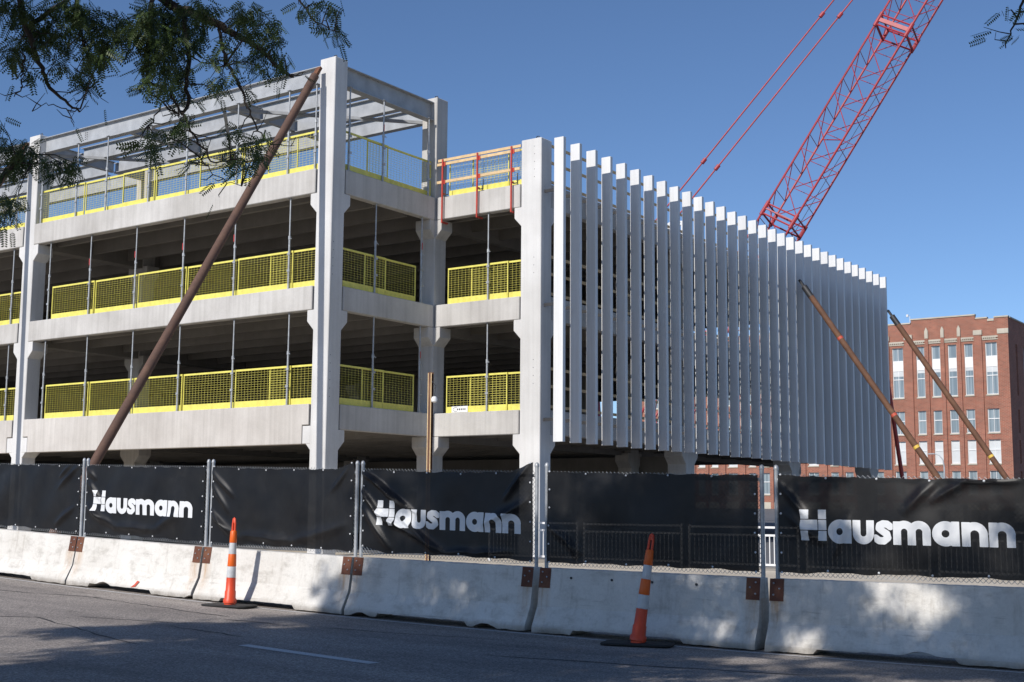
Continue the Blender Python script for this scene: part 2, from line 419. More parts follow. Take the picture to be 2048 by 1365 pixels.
# rows of lifting / form holes cast in the column faces
def holes(col, pts):
    for p, ax in pts:
        q = Vector(p); d = Vector((0, .01, 0)) if ax == 'y' else Vector((-.01, 0, 0))
        mbx = MB().tube([q-d*.2, q+d], .014, 6); mbx.build('form_hole', STEELD, col)
holes(A, [((-26.63, 28.12, z), 'x') for z in (4.9, 5.15, 5.4, 5.65, 5.9, 6.15, 8.6, 8.85, 9.1, 9.35, 9.6)])
holes(D, [((-22.62, 33.0, z), 'y') for z in (12.1, 12.35, 12.6, 12.85, 13.1, 9.0, 9.25, 9.5, 5.5, 5.75, 6.0, 6.25)])
# spandrel beams
def spandrel(x0, x1, y0, y1, z0, z1, mat=CONC): return gp(MB().box(x0, x1, y0, y1, z0, z1), 'spandrel_beam', mat, .02)
for lv in LV:
    zt, zb = FL[lv], SPB[lv]
    m_ = CONC_W if lv == 2 else CONC
    for xa, xb in ((-41.645, -27.335), (-56.63, -42.335), (-71.6, -57.34)):
        if lv == 2:   # deep beam with dapped ends over the column blocks
            zc = 4.07; zl = 3.50
            gp(MB().prism([(xa, zt), (xb, zt), (xb, zc), (xb-.27, zc), (xb-.27, zl), (xa+.31, zl), (xa+.31, zc), (xa, zc)], 'y', 27.985, 28.28), 'spandrel_beam', m_, .015)
            for u0, u1 in ((xa-.02, xa+.285), (xb-.245, xb+.09)):
                MB().box(u0+27, u1+27, 27.992-28, .24, zl+.006-.2, zc-.03-.2).build('seat_block', CONC_L, G, bevel=.012)
        else:
            spandrel(xa, xb, 27.985, 28.28, zb, zt, m_)
    spandrel(-26.9, -26.622, 28.61, 32.97, zb, zt, CONC)
    spandrel(-26.59, -23.175, 33.005, 33.3, zb+.0, zt, CONC)
    for ya, yb in ((33.66, 42.55), (43.35, 52.25), (53.05, 61.95)): spandrel(-22.68, -22.39, ya, yb, zb, zt, CONC)
# decks of double tees: slab with stems along the front bay, girders on the column lines
for lv in LV:
    zt = FL[lv]
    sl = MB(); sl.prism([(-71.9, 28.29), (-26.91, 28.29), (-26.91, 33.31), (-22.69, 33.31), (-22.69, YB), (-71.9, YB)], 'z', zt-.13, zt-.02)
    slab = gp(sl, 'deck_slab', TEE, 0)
    stem = MB().prism([(-.1, 0), (.1, 0), (.07, -.56), (-.07, -.56)], 'x', 0, 14.3).mesh('tee_stem', TEE)
    stem2 = MB().prism([(-.1, 0), (.1, 0), (.07, -.56), (-.07, -.56)], 'x', 0, 18.4).mesh('tee_stem', TEE)
    for k in range(21):
        y = 29.05 + 1.62*k
        for xa, me_ in ((-41.62, stem if y < 33.2 else stem2), (-56.62, stem)):
            s_ = place('tee_stem', me_, slab, (xa, y, zt-.13))
    for xg in (-41.95, -56.95) + (() if lv == 4 else ()):
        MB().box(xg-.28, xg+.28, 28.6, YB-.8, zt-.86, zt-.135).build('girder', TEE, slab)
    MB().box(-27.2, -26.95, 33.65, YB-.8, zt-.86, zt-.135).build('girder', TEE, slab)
# added walls that block daylight through the decks to keep the inside dark
gp(MB().box(-71.8, -25.2, 46.7, 46.95, .1, 3.8), 'light_block_wall', TEE, 0)
for z0, z1 in ((4.69, 8.16), (8.29, 11.81)): gp(MB().box(-71.8, -28.8 if z0 < 5 else -30.0, 46.7, 46.95, z0, z1), 'light_block_wall', TEE, 0)
gp(MB().box(-72.1, -71.85, 28.6, YB, .1, 11.8), 'light_block_end', TEE, 0)
# galvanised roof frame
zb_ = 14.99
for y in (28.285, 29.95, 31.6, 33.3):
    xe = -27.06 if y in (29.95, 31.6) else -27.275
    for xa, xb in ((-41.62, xe), (-56.62, -42.28)):
        gp(MB().ibeam((xa, y, zb_), (xb, y, zb_)), 'steel_beam', GALV, 0)
gp(MB().ibeam((-26.9, 28.575, 14.96), (-26.9, 32.995, 14.96), .64, .3), 'steel_beam', GALV, 0)
for x in (-31.9, -36.9, -41.9):
    for ya, yb in ((28.30, 29.93), (29.97, 31.58), (31.62, 33.28)):
        gp(MB().ibeam((x, ya+.02, zb_-.04), (x, yb-.02, zb_-.04), .42, .2), 'cross_beam', GALV, 0)
for xa, ya, xb, yb in ((-31.7, 28.4, -27.3, 33.1), (-31.7, 33.1, -27.3, 28.4), (-41.6, 28.5, -37.1, 33.1), (-36.7, 33.1, -32.1, 28.5)):
    gp(MB().bar((xa, ya, 14.68), (xb, yb, 14.68), .1, .1), 'diagonal_angle', GALV, 0)
for x in (-29.5, -34.4, -39.2):      # bolted splice plates on the front beam
    for dx in (-.05, .05):
        for dz in (-.12, -.04, .04, .12): gp(MB().tube([(x+dx, 28.25, zb_+dz), (x+dx, 28.28, zb_+dz)], .012, 6), 'bolt', STEELD, 0)
# white fins of the street side screen
fin_me = MB().box(-.35, 0, 0, .15, 0, 9.61).mesh('fin', FINW)
bracket_me = MB().box(-.76, -.345, .06, .09, -.05, .05).mesh('fin_bracket', STEELD)
for k in range(32):
    f_ = place('fin', fin_me, G, (-21.6+27+random.uniform(-.006,.006), 33.13+.949*k-28+random.uniform(-.008,.008), 3.68-.2+random.uniform(-.012,.012)), (0, 0, R(random.uniform(-.5,.5))))
    bv = f_.modifiers.new('bevel', 'BEVEL'); bv.width = .006; bv.segments = 1
    for z in (.70, 4.3, 7.95): place('fin_bracket', bracket_me, f_, (0, 0, z))

# ------------------------------------------------------------------ timber edge rails behind the fins
for lv in LV:
    for dz, nm in ((1.33, 'top'), (.77, 'middle'), (.13, 'bottom')):
        z = FL[lv] + dz
        o = MB().box(-22.55, -22.51, 33.66, 62.4, z-.045, z+.045).build('timber_rail', WOOD)
        tag(o, '%s timber guard rail running behind the white fins on the %s deck' % (nm, {2:'lowest',3:'middle',4:'roof'}[lv]), 'guard rail', 'timber rails behind the fins')

# ------------------------------------------------------------------ yellow mesh guard panels
def panel_parts(W, H=1.2):
    """meshes of one guard panel, base centre line from x=0 to W, z=0"""
    key = (round(W, 2), round(H, 2))
    if key in PCACHE: return PCACHE[key]
    post = MB().box(0, .032, -.016, .016, .0, H-.03).mesh('side_rail', YEL)
    top = MB().box(0, W, -.02, .02, H-.035, H+.025).mesh('top_rail', YEL)
    toe = MB(); n = max(4, int(W/.12)); L = []
    for i in range(n+1):
        x = .035 + (W-.07)*i/n; y = .006*(1 if i % 2 else -1)
        L += [(x, -.02+y, .0), (x, -.02+y, .21)]
    toe.v = L
    for i in range(n): toe.f.append((2*i, 2*i+2, 2*i+3, 2*i+1)); toe.m.append(0)
    toe.box(.033, W-.033, -.008, .008, .003, .2); toe = toe.mesh('toe_board', YEL)
    wire = MB(); r = .0027
    nv = int(round(W/.148))
    for i in range(1, nv):
        x = W*i/nv; wire.bar((x, 0, .2), (x, 0, H-.03), 2*r, 2*r)
    for j in range(1, 13):
        z = .21 + (H-.24)*j/13.0; wire.bar((.03, .011, z), (W-.03, .011, z), 2*r, 2*r)
    wire = wire.mesh('wire_mesh', YEL)
    PCACHE[key] = (post, top, toe, wire); return PCACHE[key]
PCACHE = {}
def guard_panel(x, y, z, W, label, rz=0, H=1.2, lean=0):
    post, top, toe, wire = panel_parts(W, H)
    t = thing('guard_panel', label, 'guard panel', (x, y, z), rz, 'yellow mesh guard panels'); t.rotation_euler[0] = lean
    place('side_rail', post, t); place('side_rail', post, t, (W-.032, 0, 0)); place('top_rail', top, t); place('toe_board', toe, t)
    wm = place('wire_mesh', wire, t); wm['kind'] = 'stuff'
    return t
DECKN = {2: 'lowest deck', 3: 'middle deck', 4: 'roof deck'}
FRONT = {3: [-40.6,-38.16,-35.77,-33.3,-30.83,-29.43], 2: [-40.68,-38.21,-35.73,-33.29,-30.78,-29.3], 4: [-41.58,-39.0,-36.85,-35.13,-32.85,-30.8,-29.62]}
for lv in LV:
    xs = FRONT[lv]
    for i, x in enumerate(xs):
        nxt = xs[i+1] if i+1 < len(xs) else -27.33
        W = min(2.45, (-27.33 - x)) if i >= len(xs)-2 else nxt - x + (.0)
        if i == len(xs)-2 and lv != 4: W = 2.46
        k = len(xs)-1-i
        pl = 'yellow guard panel on the %s street front, %s from the tall corner column' % (DECKN[lv], ORD[k])
        if k == 0: pl = 'yellow guard panel on the %s street front, overlapping, at the tall corner column' % DECKN[lv]
        guard_panel(x, 28.2 + (.05 if i % 2 else 0), FL[lv]+.004, W-.015, pl, 0, 1.24 if lv == 4 else 1.2)
    for j, (xa, W) in enumerate(((-44.9, 2.4), (-47.35, 2.4))):
        guard_panel(xa, 28.2, FL[lv]+.004, W, 'yellow mesh guard panel on the %s, %s past the left-hand column' % (DECKN[lv], ORD[j]), 0, 1.24 if lv == 4 else 1.2)
    guard_panel(-26.78, 28.66, FL[lv]+.004, 2.05, 'yellow guard panel on the %s return side, at the tall corner column' % DECKN[lv], math.pi/2, 1.24 if lv == 4 else 1.2)
    guard_panel(-26.83, 29.76, FL[lv]+.004, 2.5 if lv < 4 else 3.2, 'yellow guard panel on the %s return side, at the inner corner' % DECKN[lv], math.pi/2, 1.24 if lv == 4 else 1.2)
    guard_panel(-26.2, 33.2, FL[lv]+.004, 2.45, 'yellow guard panel on the %s of the recessed bay, at the inner corner' % DECKN[lv], 0, 1.2)
    guard_panel(-25.28, 33.26, FL[lv]+.004, 2.1, 'yellow guard panel on the %s of the recessed bay, beside the end column' % DECKN[lv], 0, 1.2)
# rear row of roof panels seen through the front ones is left out: nothing of it shows

# ------------------------------------------------------------------ telescopic props
def prop_meshes(h):
    k = round(h, 2)
    if k in PRC: return PRC[k]
    ou = MB().tube([(0,0,.012), (0,0,h*.56)], .033, 10).mesh('outer_tube', PROP)
    inn = MB().tube([(0,0,h*.555), (0,0,h-.012)], .024, 10).mesh('inner_tube', PROP)
    bp = MB().box(-.07, .07, -.07, .07, 0, .012).mesh('base_plate', PROP)
    cl = MB().tube([(0,0,h*.545), (0,0,h*.585)], .045, 10); cl.bar((.03,-.02,h*.565), (.11,-.03,h*.55), .018, .018); cl = cl.mesh('collar', PROP)
    cp = MB().box(-.04, .075, -.05, -.02, 0, .07).mesh('clamp', PROP)
    tg = MB().box(-.03, .0, -.043, -.037, h*.62, h*.70).mesh('tag', TAGRED)
    for me in (ou, inn): me.polygons.foreach_set('use_smooth', [True]*len(me.polygons)); me.set_sharp_from_angle(angle=R(40))
    PRC[k] = (ou, inn, bp, cl, cp, tg); return PRC[k]
PRC = {}
def prop(x, y, z0, z1, label, tagged=False, rz=0):
    h = z1 - z0; ou, inn, bp, cl, cp, tg = prop_meshes(h)
    t = thing('steel_prop', label, 'prop', (x, y, z0), rz, 'galvanised shoring props')
    place('outer_tube', ou, t); place('inner_tube', inn, t); place('base_plate', bp, t); place('base_plate', bp, t, (0, 0, h-.012)); place('collar', cl, t)
    place('clamp', cp, t, (0, 0, 1.08)); place('clamp', cp, t, (0, 0, .55))
    if tagged: place('tag', tg, t)
PX = {3: [-40.73,-38.37,-35.87,-33.42,-30.95,-28.49], 2: [-40.75,-38.32,-35.83,-33.43,-30.85,-28.40], 4: [-41.47,-39.4,-37.7,-35.38,-33.45,-31.01,-28.68,-27.5]}
for lv in LV:
    top = {2: SPB[3], 3: SPB[4], 4: 14.70}[lv]
    xs = PX[lv]
    for i, x in enumerate(xs):
        prop(x, 28.12, FL[lv], top, 'galvanised prop on the %s street front, %s from the tall corner column' % (DECKN[lv], ORD[len(xs)-1-i]), i in (1, 2, 3, 4) and lv == 3)
    for j, x in enumerate((-43.0, -45.4)): prop(x, 28.12, FL[lv], top, 'galvanised steel prop on the %s, %s past the left-hand column' % (DECKN[lv], ORD[j]))
    for j, y in enumerate((30.13, 32.42) if lv < 4 else (28.8, 30.4, 32.7)):
        prop(-26.72, y, FL[lv], top if lv < 4 else 14.64, 'galvanised prop on the %s return side, %s from the tall corner column' % (DECKN[lv], ORD[j]), j == 1, math.pi/2)
    if lv < 4: prop(-24.5, 33.12, FL[lv], top, 'galvanised steel prop on the %s in the recessed bay' % DECKN[lv])
# ------------------------------------------------------------------ red stanchions and timber rails of the recessed bay roof edge
for j, x in enumerate((-26.27, -24.82, -23.45)):
    t = thing('red_stanchion', 'red clamp-on guardrail post on the recessed bay roof edge, %s' % ('beside the inner corner','middle of the three','beside the end column')[j], 'stanchion', (x, 32.9, 11.0), 0, 'red stanchions')
    MB().box(-.026, .026, -.026, .026, .03, 2.2).build('post', RED, t, bevel=.006)
    MB().box(-.03, .03, .036, .3, .03, .08).box(-.03, .03, .03, .12, .9-.02+.12, 1.05).build('clamp_arm', RED, t)
    a = MB(); a.bar((.03, .06, .98), (.2, .06, .98), .03, .03); a.bar((.2, .06, .96), (.2, .06, 1.3), .02, .02); a.build('screw_handle', STEELD, t)
    for z in (2.03, 1.42): MB().box(-.045, .09, .02, .05, z-.07, z+.07).build('rail_hook', RED, t)
for nm, z, yy in (('upper flat', 13.20, 33.02), ('upper', 13.05, 32.965), ('lower', 12.44, 32.965)):
    o = MB().box(-26.55, -23.16, yy-.02, yy+.02, z-.045, z+.045).build('timber_rail', WOOD)
    tag(o, '%s timber rail held by the red stanchions on the recessed bay roof edge' % nm, 'guard rail', 'timber rails on red stanchions')

# ------------------------------------------------------------------ raking pipe braces
def brace(p0, p1, r, label, mat, paint=()):
    t = thing('pipe_brace', label, 'brace', p1, 0, 'raking pipe braces')
    q0 = Vector(p0) - Vector(p1); d = q0.normalized(); L = q0.length
    MB().tube([Vector((0,0,0)), d*(L-.25)], r, 20).build('pipe', mat, t, True)
    MB().tube([d*(L-.8), d*(L-.245)], r+.006, 20).build('head_sleeve', STEELD if mat is not RUST else RUST, t, True)
    mb = MB().bar(d*(L-.35), d*(L+.12), .09, r*1.5, (0,1,0) if abs(d.x) > abs(d.y) else (1,0,0)); mb.build('head_plate', STEELD if mat is RUST2 else RUSTP, t)
    MB().box(-.35, .35, -.35, .35, -.9, .0).build('footing', CONC, t, bevel=.02)
    for k, mt in paint: MB().tube([d*(L*k-.06), d*(L*k+.06)], r+.004, 20).build('paint_mark', mt, t, True)
    return t
YELM = m_paint('marker_yellow', (.75,.5,.08), .6, .2); REDM = m_paint('marker_red', (.55,.09,.05), .6, .2)
b1d = Vector((-26.89, 20.13, 2.68)) - Vector((-27.12, 27.75, 14.98)); bb = Vector((-27.12, 27.75, 14.98)) + b1d*1.168
brace((-27.12, 27.75, 14.95), tuple(bb), .125, 'long dark rusty pipe brace leaning from the tall corner column down to the street fence', RUST)
brace((-42.12, 27.75, 14.95), (bb[0]-15.0, bb[1], bb[2]), .125, 'dark rusty pipe brace on the left-hand column, half hidden by leaves', RUST)
brace((-21.55, 51.76, 11.39), (-15.3, 51.76, 1.95), .125, 'rusty pipe brace leaning on the white fins, nearer of the two at the far end', RUST2, ((.73, REDM), (.38, REDM), (.24, YELM)))
brace((-21.55, 62.85, 11.53), (-15.5, 62.85, 2.1), .135, 'rusty pipe brace at the far end of the fins, in front of the brick building', RUST2, ((.23, YELM),))
brace((-23.75, 68.0, 10.5), (-22.55, 68.0, .75), .11, 'thin dark red brace just past the last white fin', RED)
# white maker's plate wired to the toe board of the recessed bay
t = thing('maker_plate', 'white sign plate on the toe board in the recessed bay, lowest deck', 'sign', (-25.62, 33.165, 4.72))
MB().box(-.33, .33, -.004, .004, 0, .2).build('plate', WHITE, t)
arc = [(-.16+.1*math.cos(R(a)), -.0055, .1+.065*math.sin(R(a))) for a in range(60, 320, 20)]
MB().tube(arc, .006, 5).build('printed_arc', STEELD, t)
for k in range(5): MB().box(-.1+k*.075, -.06+k*.075, -.007, -.0045, .07, .125).build('printed_mark', STEELD, t)
# ------------------------------------------------------------------ brown steel post in front of the inner corner
t = thing('steel_post', 'brown steel post standing behind the fence in front of the inner corner', 'post', (-19.83, 24.5, .2))
pm = MB(); pm.box(-.055, .055, -.04, -.03, 0, 4.72); pm.box(-.055, .055, .03, .04, 0, 4.72); pm.box(-.006, .006, -.03, .03, 0, 4.72)
pm.build('section', RUST2, t)
pm = MB(); pm.box(-.058, -.035, -.044, -.0405, .02, 4.70); pm.box(.035, .058, -.044, -.0405, .02, 4.70); pm.build('pale_edge', WOOD, t)
pm = MB().lathe([(.02, -.09), (.07, -.06), (.08, .0), (.06, .05), (.02, .07)], (.16, -.05, 4.05), 12); pm.build('work_light', WHITE, t, True)
MB().bar((.07, -.05, 4.5), (.2, -.05, 4.38), .015, .015).bar((.2, -.05, 4.38), (.16, -.05, 4.1), .01, .01).build('light_arm', STEELD, t)

# ------------------------------------------------------------------ lattice boom crane behind the garage
CR = thing('crawler_crane', 'red lattice boom crane rising behind the white fins', 'crane', (-43.3, 73.0, .8))
foot = Vector((.23, -.07, 2.0)); tipd = Vector((8.35, 3.45, 14.8)).normalized()
LB = 46.0; Wb = 2.2
vdir = Vector((-.579, .815, 0))                      # away from the street
side = tipd.cross(vdir).normalized(); dep = side.cross(tipd).normalized()
th = R(27)
e1 = side*math.cos(th) + dep*math.sin(th); e2 = -side*math.sin(th) + dep*math.cos(th)
boom = MB().bar(foot - tipd*1.2, foot + tipd*.2, .9, .5).build('boom', CRANE, CR)
def corner(i, s_):
    a, b = ((-1,-1),(1,-1),(1,1),(-1,1))[i % 4]; k = min(1.0, .35 + s_/5.0)
    return foot + tipd*s_ + e1*(a*Wb/2*k) + e2*(b*Wb/2*k)
for i in range(4):
    MB().tube([corner(i, 0), corner(i, 3.25), corner(i, LB)], .068, 8).build('chord', CRANE, boom, True)
nb = 22; dl = LB/nb
lac = MB().tube([(0,0,0), (0,0,1)], .029, 6).mesh('lacing_bar', CRANE)
def bar_between(p, q, name, me, par, r=1.0):
    o = place(name, me, par); d = q-p
    o.rotation_mode = 'QUATERNION'; o.rotation_quaternion = Vector((0,0,1)).rotation_difference(d.normalized()); o.location = p; o.scale = (r, r, d.length)
    return o
for i in range(4):
    for k in range(nb):
        s0 = dl*k + (dl*.5 if i % 2 else 0); s1 = s0 + dl
        if s1 > LB: continue
        bar_between(corner(i, s0), corner(i+1, s0), 'lacing_bar', lac, boom, .8)
        bar_between(corner(i, s0), corner(i+1, s1), 'lacing_bar', lac, boom) if i in (0, 2) else bar_between(corner(i+1, s0), corner(i, s1), 'lacing_bar', lac, boom)
for s0 in (20.2, 34.4):                              # pinned section joints
    for i in range(4):
        bar_between(corner(i, s0), corner(i+1, s0), 'joint_bar', lac, boom, 2.2); bar_between(corner(i, s0+.7), corner(i+1, s0+.7), 'joint_bar', lac, boom, 2.0)
    mb = MB().bar(corner(0, s0+.35), corner(1, s0+.35), .26 if s0 > 30 else .08, .14, tuple(e2)); mb.build('joint_plate', CRANE, boom)
    for i in range(4): MB().tube([corner(i, s0-.15), corner(i, s0+.85)], .13, 8).build('pin_sleeve', CRANE, boom, True)
for s0 in (12.5, 26.6): bar_between(corner(0, s0), corner(2, s0+.1), 'cross_brace', lac, boom, 1.3)
for a in (-.25, .1):                                  # hoist ropes along the boom
    MB().tube([foot + side*(a-.75), foot + tipd*LB + side*(a-.75)], .018, 5).build('hoist_rope', CRANE_D, CR)
def Pc(x, y, z): return Vector((x+43.3, y-73.0, z-.8))
for p, q in (((-38.5,73.22,22.49), (-29.63,77.57,34.67)), ((-37.87,73.74,22.01), (-28.64,78.26,34.68))):
    p = Pc(*p); q = Pc(*q); d = q-p; a = p - d*.62; b_ = p + d*1.9
    pd = MB().tube([a, b_], .05, 8).build('pendant', CRANE, CR, True)
    for k in (.14, .92, 1.6): MB().tube([p+d*(k-.012), p+d*(k+.012)], .13, 8).build('pendant_link', CRANE, pd, True)
MB().bar(Pc(-44.0, 70.5, 14.8), Pc(-43.4, 71.0, 3.0), .5, .5).build('gantry', CRANE, CR)
m_ = MB().box(-4.5, 2.2, -1.6, 1.6, 1.5, 3.9); m_.build('machinery_house', CRANE, CR, bevel=.08)
MB().box(.2, 1.9, -2.7, -1.62, 1.5, 3.6).build('cab', WHITE, CR, bevel=.06)
MB().box(-1.5, 1.5, -1.5, 1.5, .7, 1.49).build('carbody', CRANE_D, CR)
for s_ in (-1, 1):
    MB().prism([(-4, .2), (-3.6, 0), (3.6, 0), (4, .2), (4, .8), (3.6, 1.05), (-3.6, 1.05), (-4, .8)], 'y', s_*2.6-.5, s_*2.6+.5).build('crawler_track', CRANE_D, CR, bevel=.04)
# white mast glimpsed between the fins above the roof deck
t = thing('lattice_mast', 'white lattice hoist mast glimpsed between the fins above the roof deck', 'mast', (-35.2, 66.5, .8))
for dx, dy in ((-.45,-.45),(.45,-.45),(.45,.45),(-.45,.45)): MB().tube([(dx, dy, 0), (dx, dy, 17.6)], .09, 6).build('leg', WHITE, t)
for k in range(16): MB().bar((-.45, -.45, k*1.1), (.45, -.45, k*1.1+1.1), .08, .08).bar((-.45, -.45, k*1.1+1.1), (.45, -.45, k*1.1+1.1), .08, .08).build('lacing_bar', WHITE, t)

# ------------------------------------------------------------------ red brick building at the far right
BB = thing('brick_building', 'four-storey red brick building with pale stone trim at far right', 'building', (-40.4, 160, 1.9))
def bp(mb, name, mat, bevel=0, parent=None): 
    o = mb.build(name, mat, parent or BB, bevel=bevel)
    if parent is None: o.location = (40.4, -160, -1.9)
    return o
FY = 160.0
XL = -92.0
ROWS = [(15.89, 22.19), (11.30, 14.16), (7.60, 10.43), (3.9, 6.7)]
wins = []
for g in range(5):
    o = -11.46*g
    wins += [(-43.2+o, -41.81+o, 1)] + [(a+o, b_+o, 0) for a, b_ in ((-45.71,-44.69), (-47.69,-46.65), (-49.7,-48.65), (-51.62,-50.61))]
wins = sorted(w_ for w_ in wins if w_[0] > XL+1)
# wall with real openings: strips of masonry between the windows
wall = MB(); xs = [XL] + [v for w_ in wins for v in w_[:2]] + [-40.4]
zt_ = 25.1
for i in range(0, len(xs), 2): wall.box(xs[i], xs[i+1], FY, FY+.45, 1.5, zt_)
for x0, x1, wd in wins:
    zz = [1.5] + [v for r in reversed(ROWS) for v in r] + [zt_]
    for i in range(0, len(zz), 2): wall.box(x0, x1, FY, FY+.45, zz[i], zz[i+1])
bp(wall, 'front_wall', BRICK)
# side wall facing right with openings
sw = MB(); SY = [(163.0, 163.8), (166.6, 167.6), (171.2, 172.2)]
ys_ = [160.46] + [v for p in SY for v in p] + [190]
for i in range(0, len(ys_), 2): sw.box(-40.85, -40.4, ys_[i], ys_[i+1], 1.5, zt_)
for y0, y1 in SY:
    zz = [1.5] + [v for r in reversed(ROWS) for v in r] + [zt_]
    for i in range(0, len(zz), 2): sw.box(-40.85, -40.4, y0, y1, zz[i], zz[i+1])
bp(sw, 'side_wall', BRICK)
bp(MB().box(XL, -40.9, FY+.5, 190, 23.6, 24.0), 'roof', STEELD)
bp(MB().box(XL, XL+.4, FY+.46, 190, 1.5, 24.6).box(XL, -40.86, 189.6, 189.99, 1.5, 24.6), 'back_wall', BRICK)
# windows: one part each with frame, panes and sill
for ri, (z0, z1) in enumerate(ROWS):
    for x0, x1, wd in wins:
        wn = bp(MB().box(x0, x1, FY+.24, FY+.28, z0, z1), 'window', GLASS if ri != 2 else BLIND)
        fr = MB(); w_ = .07
        fr.box(x0, x0+w_, FY+.16, FY+.235, z0, z1); fr.box(x1-w_, x1, FY+.16, FY+.235, z0, z1)
        fr.box(x0+w_, x1-w_, FY+.16, FY+.235, z1-w_, z1); fr.box(x0+w_, x1-w_, FY+.16, FY+.235, z0, z0+w_)
        if ri == 0:
            fr.box(x0+w_, x1-w_, FY+.17, FY+.235, 18.15, 18.25)
        else: zc = z0+(z1-z0)*.58; fr.box(x0+w_, x1-w_, FY+.17, FY+.235, zc-.05, zc+.05)
        if wd: fr.box((x0+x1)/2-.025, (x0+x1)/2+.025, FY+.18, FY+.235, z0+w_, z1-w_)
        fr.build('frame', WHITE, wn)
        if ri == 0:
            MB().box(x0+w_, x1-w_, FY+.15, FY+.23, 19.26, 20.58).build('spandrel_panel', WHITE, wn)
            MB().box(x0+w_+.01, x1-w_-.01, FY+.2, FY+.238, 18.6+(.3 if not wd else 0), 19.25).build('blind', BLIND, wn)
        MB().box(x0-.06, x1+.06, FY-.09, FY+.15, z0-.16, z0-.005).build('sill', STONE, wn)
    for y0, y1 in SY:
        wn = bp(MB().box(-40.72, -40.68, y0, y1, z0, z1), 'window', GLASS)
        MB().box(-40.66, -40.6, y0, y0+.07, z0, z1).box(-40.66, -40.6, y1-.07, y1, z0, z1).build('frame', WHITE, wn)
# piers with stone caps
for g in range(4):
    o = -11.46*g
    for x0, x1, wide in ((-50.45,-50.02,0), (-48.47,-48.05,0), (-46.46,-46.05,0), (-44.47,-43.52,1), (-53.0,-52.05,1)) + (((-41.61,-40.402,1),) if g == 0 else ()):
        if x0+o < XL+1: continue
        pr = bp(MB().box(x0+o, x1+o, FY-.22, FY-.003, 1.5, 23.14), 'pier', BRICK)
        if wide: MB().box(x0+o-.05, x1+o+.05 if x1 > -40.5 else x1+o+.05, FY-.3, FY-.004, 23.145, 23.75).build('cap', STONE, pr, bevel=.03)
        else:
            MB().prism([(x0+o, 23.145), (x1+o, 23.145), (x1+o, 24.1), ((x0+x1)/2+o, 24.55), (x0+o, 24.1)], 'y', FY-.26, FY-.004).build('cap', STONE, pr, bevel=.03)
    # dentil band between piers
    for x0, x1 in ((-43.5,-41.63), (-46.03,-44.49), (-48.03,-46.48), (-50.0,-48.49), (-52.03,-50.47)):
        if x0+o < XL+1: continue
        bd = bp(MB().box(x0+o, x1+o, FY-.16, FY-.003, 22.78, 22.98).box(x0+o, x1+o, FY-.1, FY-.003, 22.5, 22.62), 'cornice_band', STONE)
        n = int((x1-x0)/.24)
        for k in range(n): MB().box(x0+o+.04+k*.24, x0+o+.16+k*.24, FY-.15, FY-.004, 22.625, 22.775).build('dentil', STONE, bd)
# stepped parapet and coping
pp = MB(); cp_ = MB()
def para(x0, x1, z): 
    pp.box(x0, x1, FY+.002, FY+.44, zt_, z) if z > zt_ else None
    cp_.box(x0-.04, x1+.04, FY-.1, FY+.5, max(z, zt_)+.003, max(z, zt_)+.17)
para(-42.0, -40.4, 25.16); para(-44.2, -42.86, 25.16); para(-52.17, -44.3, 25.62); para(XL, -52.27, 25.16)
bp(pp, 'parapet', BRICK); bp(cp_, 'coping', STONE)
bp(MB().box(-42.86+.05, -42.0-.05, FY-.1, FY+.4, zt_-.3, zt_-.02), 'coping', STONE)
bp(MB().box(-41.0, -40.3, 160.6, 190, zt_+.003, zt_+.17), 'coping', STONE)
bp(MB().box(XL, -40.35, FY-.12, FY-.003, 2.0, 2.85), 'stone_base', STONE)
cc = thing('security_camera', 'small white security camera on the brick parapet', 'camera', (-52.3, 160.1, 25.34))
MB().tube([(0,0,0), (0,0,.8), (-.2,-.2,1.0)], .03, 6).build('bracket', WHITE, cc); MB().lathe([(.02,-.32), (.14,-.28), (.16,0), (.05,.06)], (-.22,-.25,1.0), 12).build('dome', WHITE, cc, True)
sl_ = thing('street_lamp', 'thin grey street lamp in front of the brick building', 'street lamp', (-38.9, 128, 1.5))
MB().tube([(0,0,0), (0,0,4.6), (-.1,0,5.3), (-.45,0,5.75), (-.9,0,5.9)], [.09,.07,.06,.05,.04], 8).build('pole', GALV, sl_, True)
MB().box(-1.5, -.85, -.14, .14, 5.84, 5.95).build('lamp_head', GALV, sl_, bevel=.02)

# ------------------------------------------------------------------ white pedestrian railing behind the fence
for j in range(6):
    x0 = -21.5 + 3.1*j; zr = .2 - .012*j
    t = thing('pedestrian_railing', 'white metal railing section behind the fence, %s from the left' % ORD[j], 'railing', (x0, 29.2, zr), 0, 'white railing sections')
    for x in (.06, 2.94): MB().box(x-.03, x+.03, -.03, .03, 0, 1.1).build('post', WHITE, t)
    for z in (1.05, .86, .16): MB().box(.09, 2.91, -.022, .022, z-.025, z+.025).build('rail', WHITE, t)
    bm_ = MB().box(-.01, .01, -.01, .01, .186, .834).mesh('baluster', WHITE)
    for k in range(22): place('baluster', bm_, t, (.2+k*.118, 0, 0))

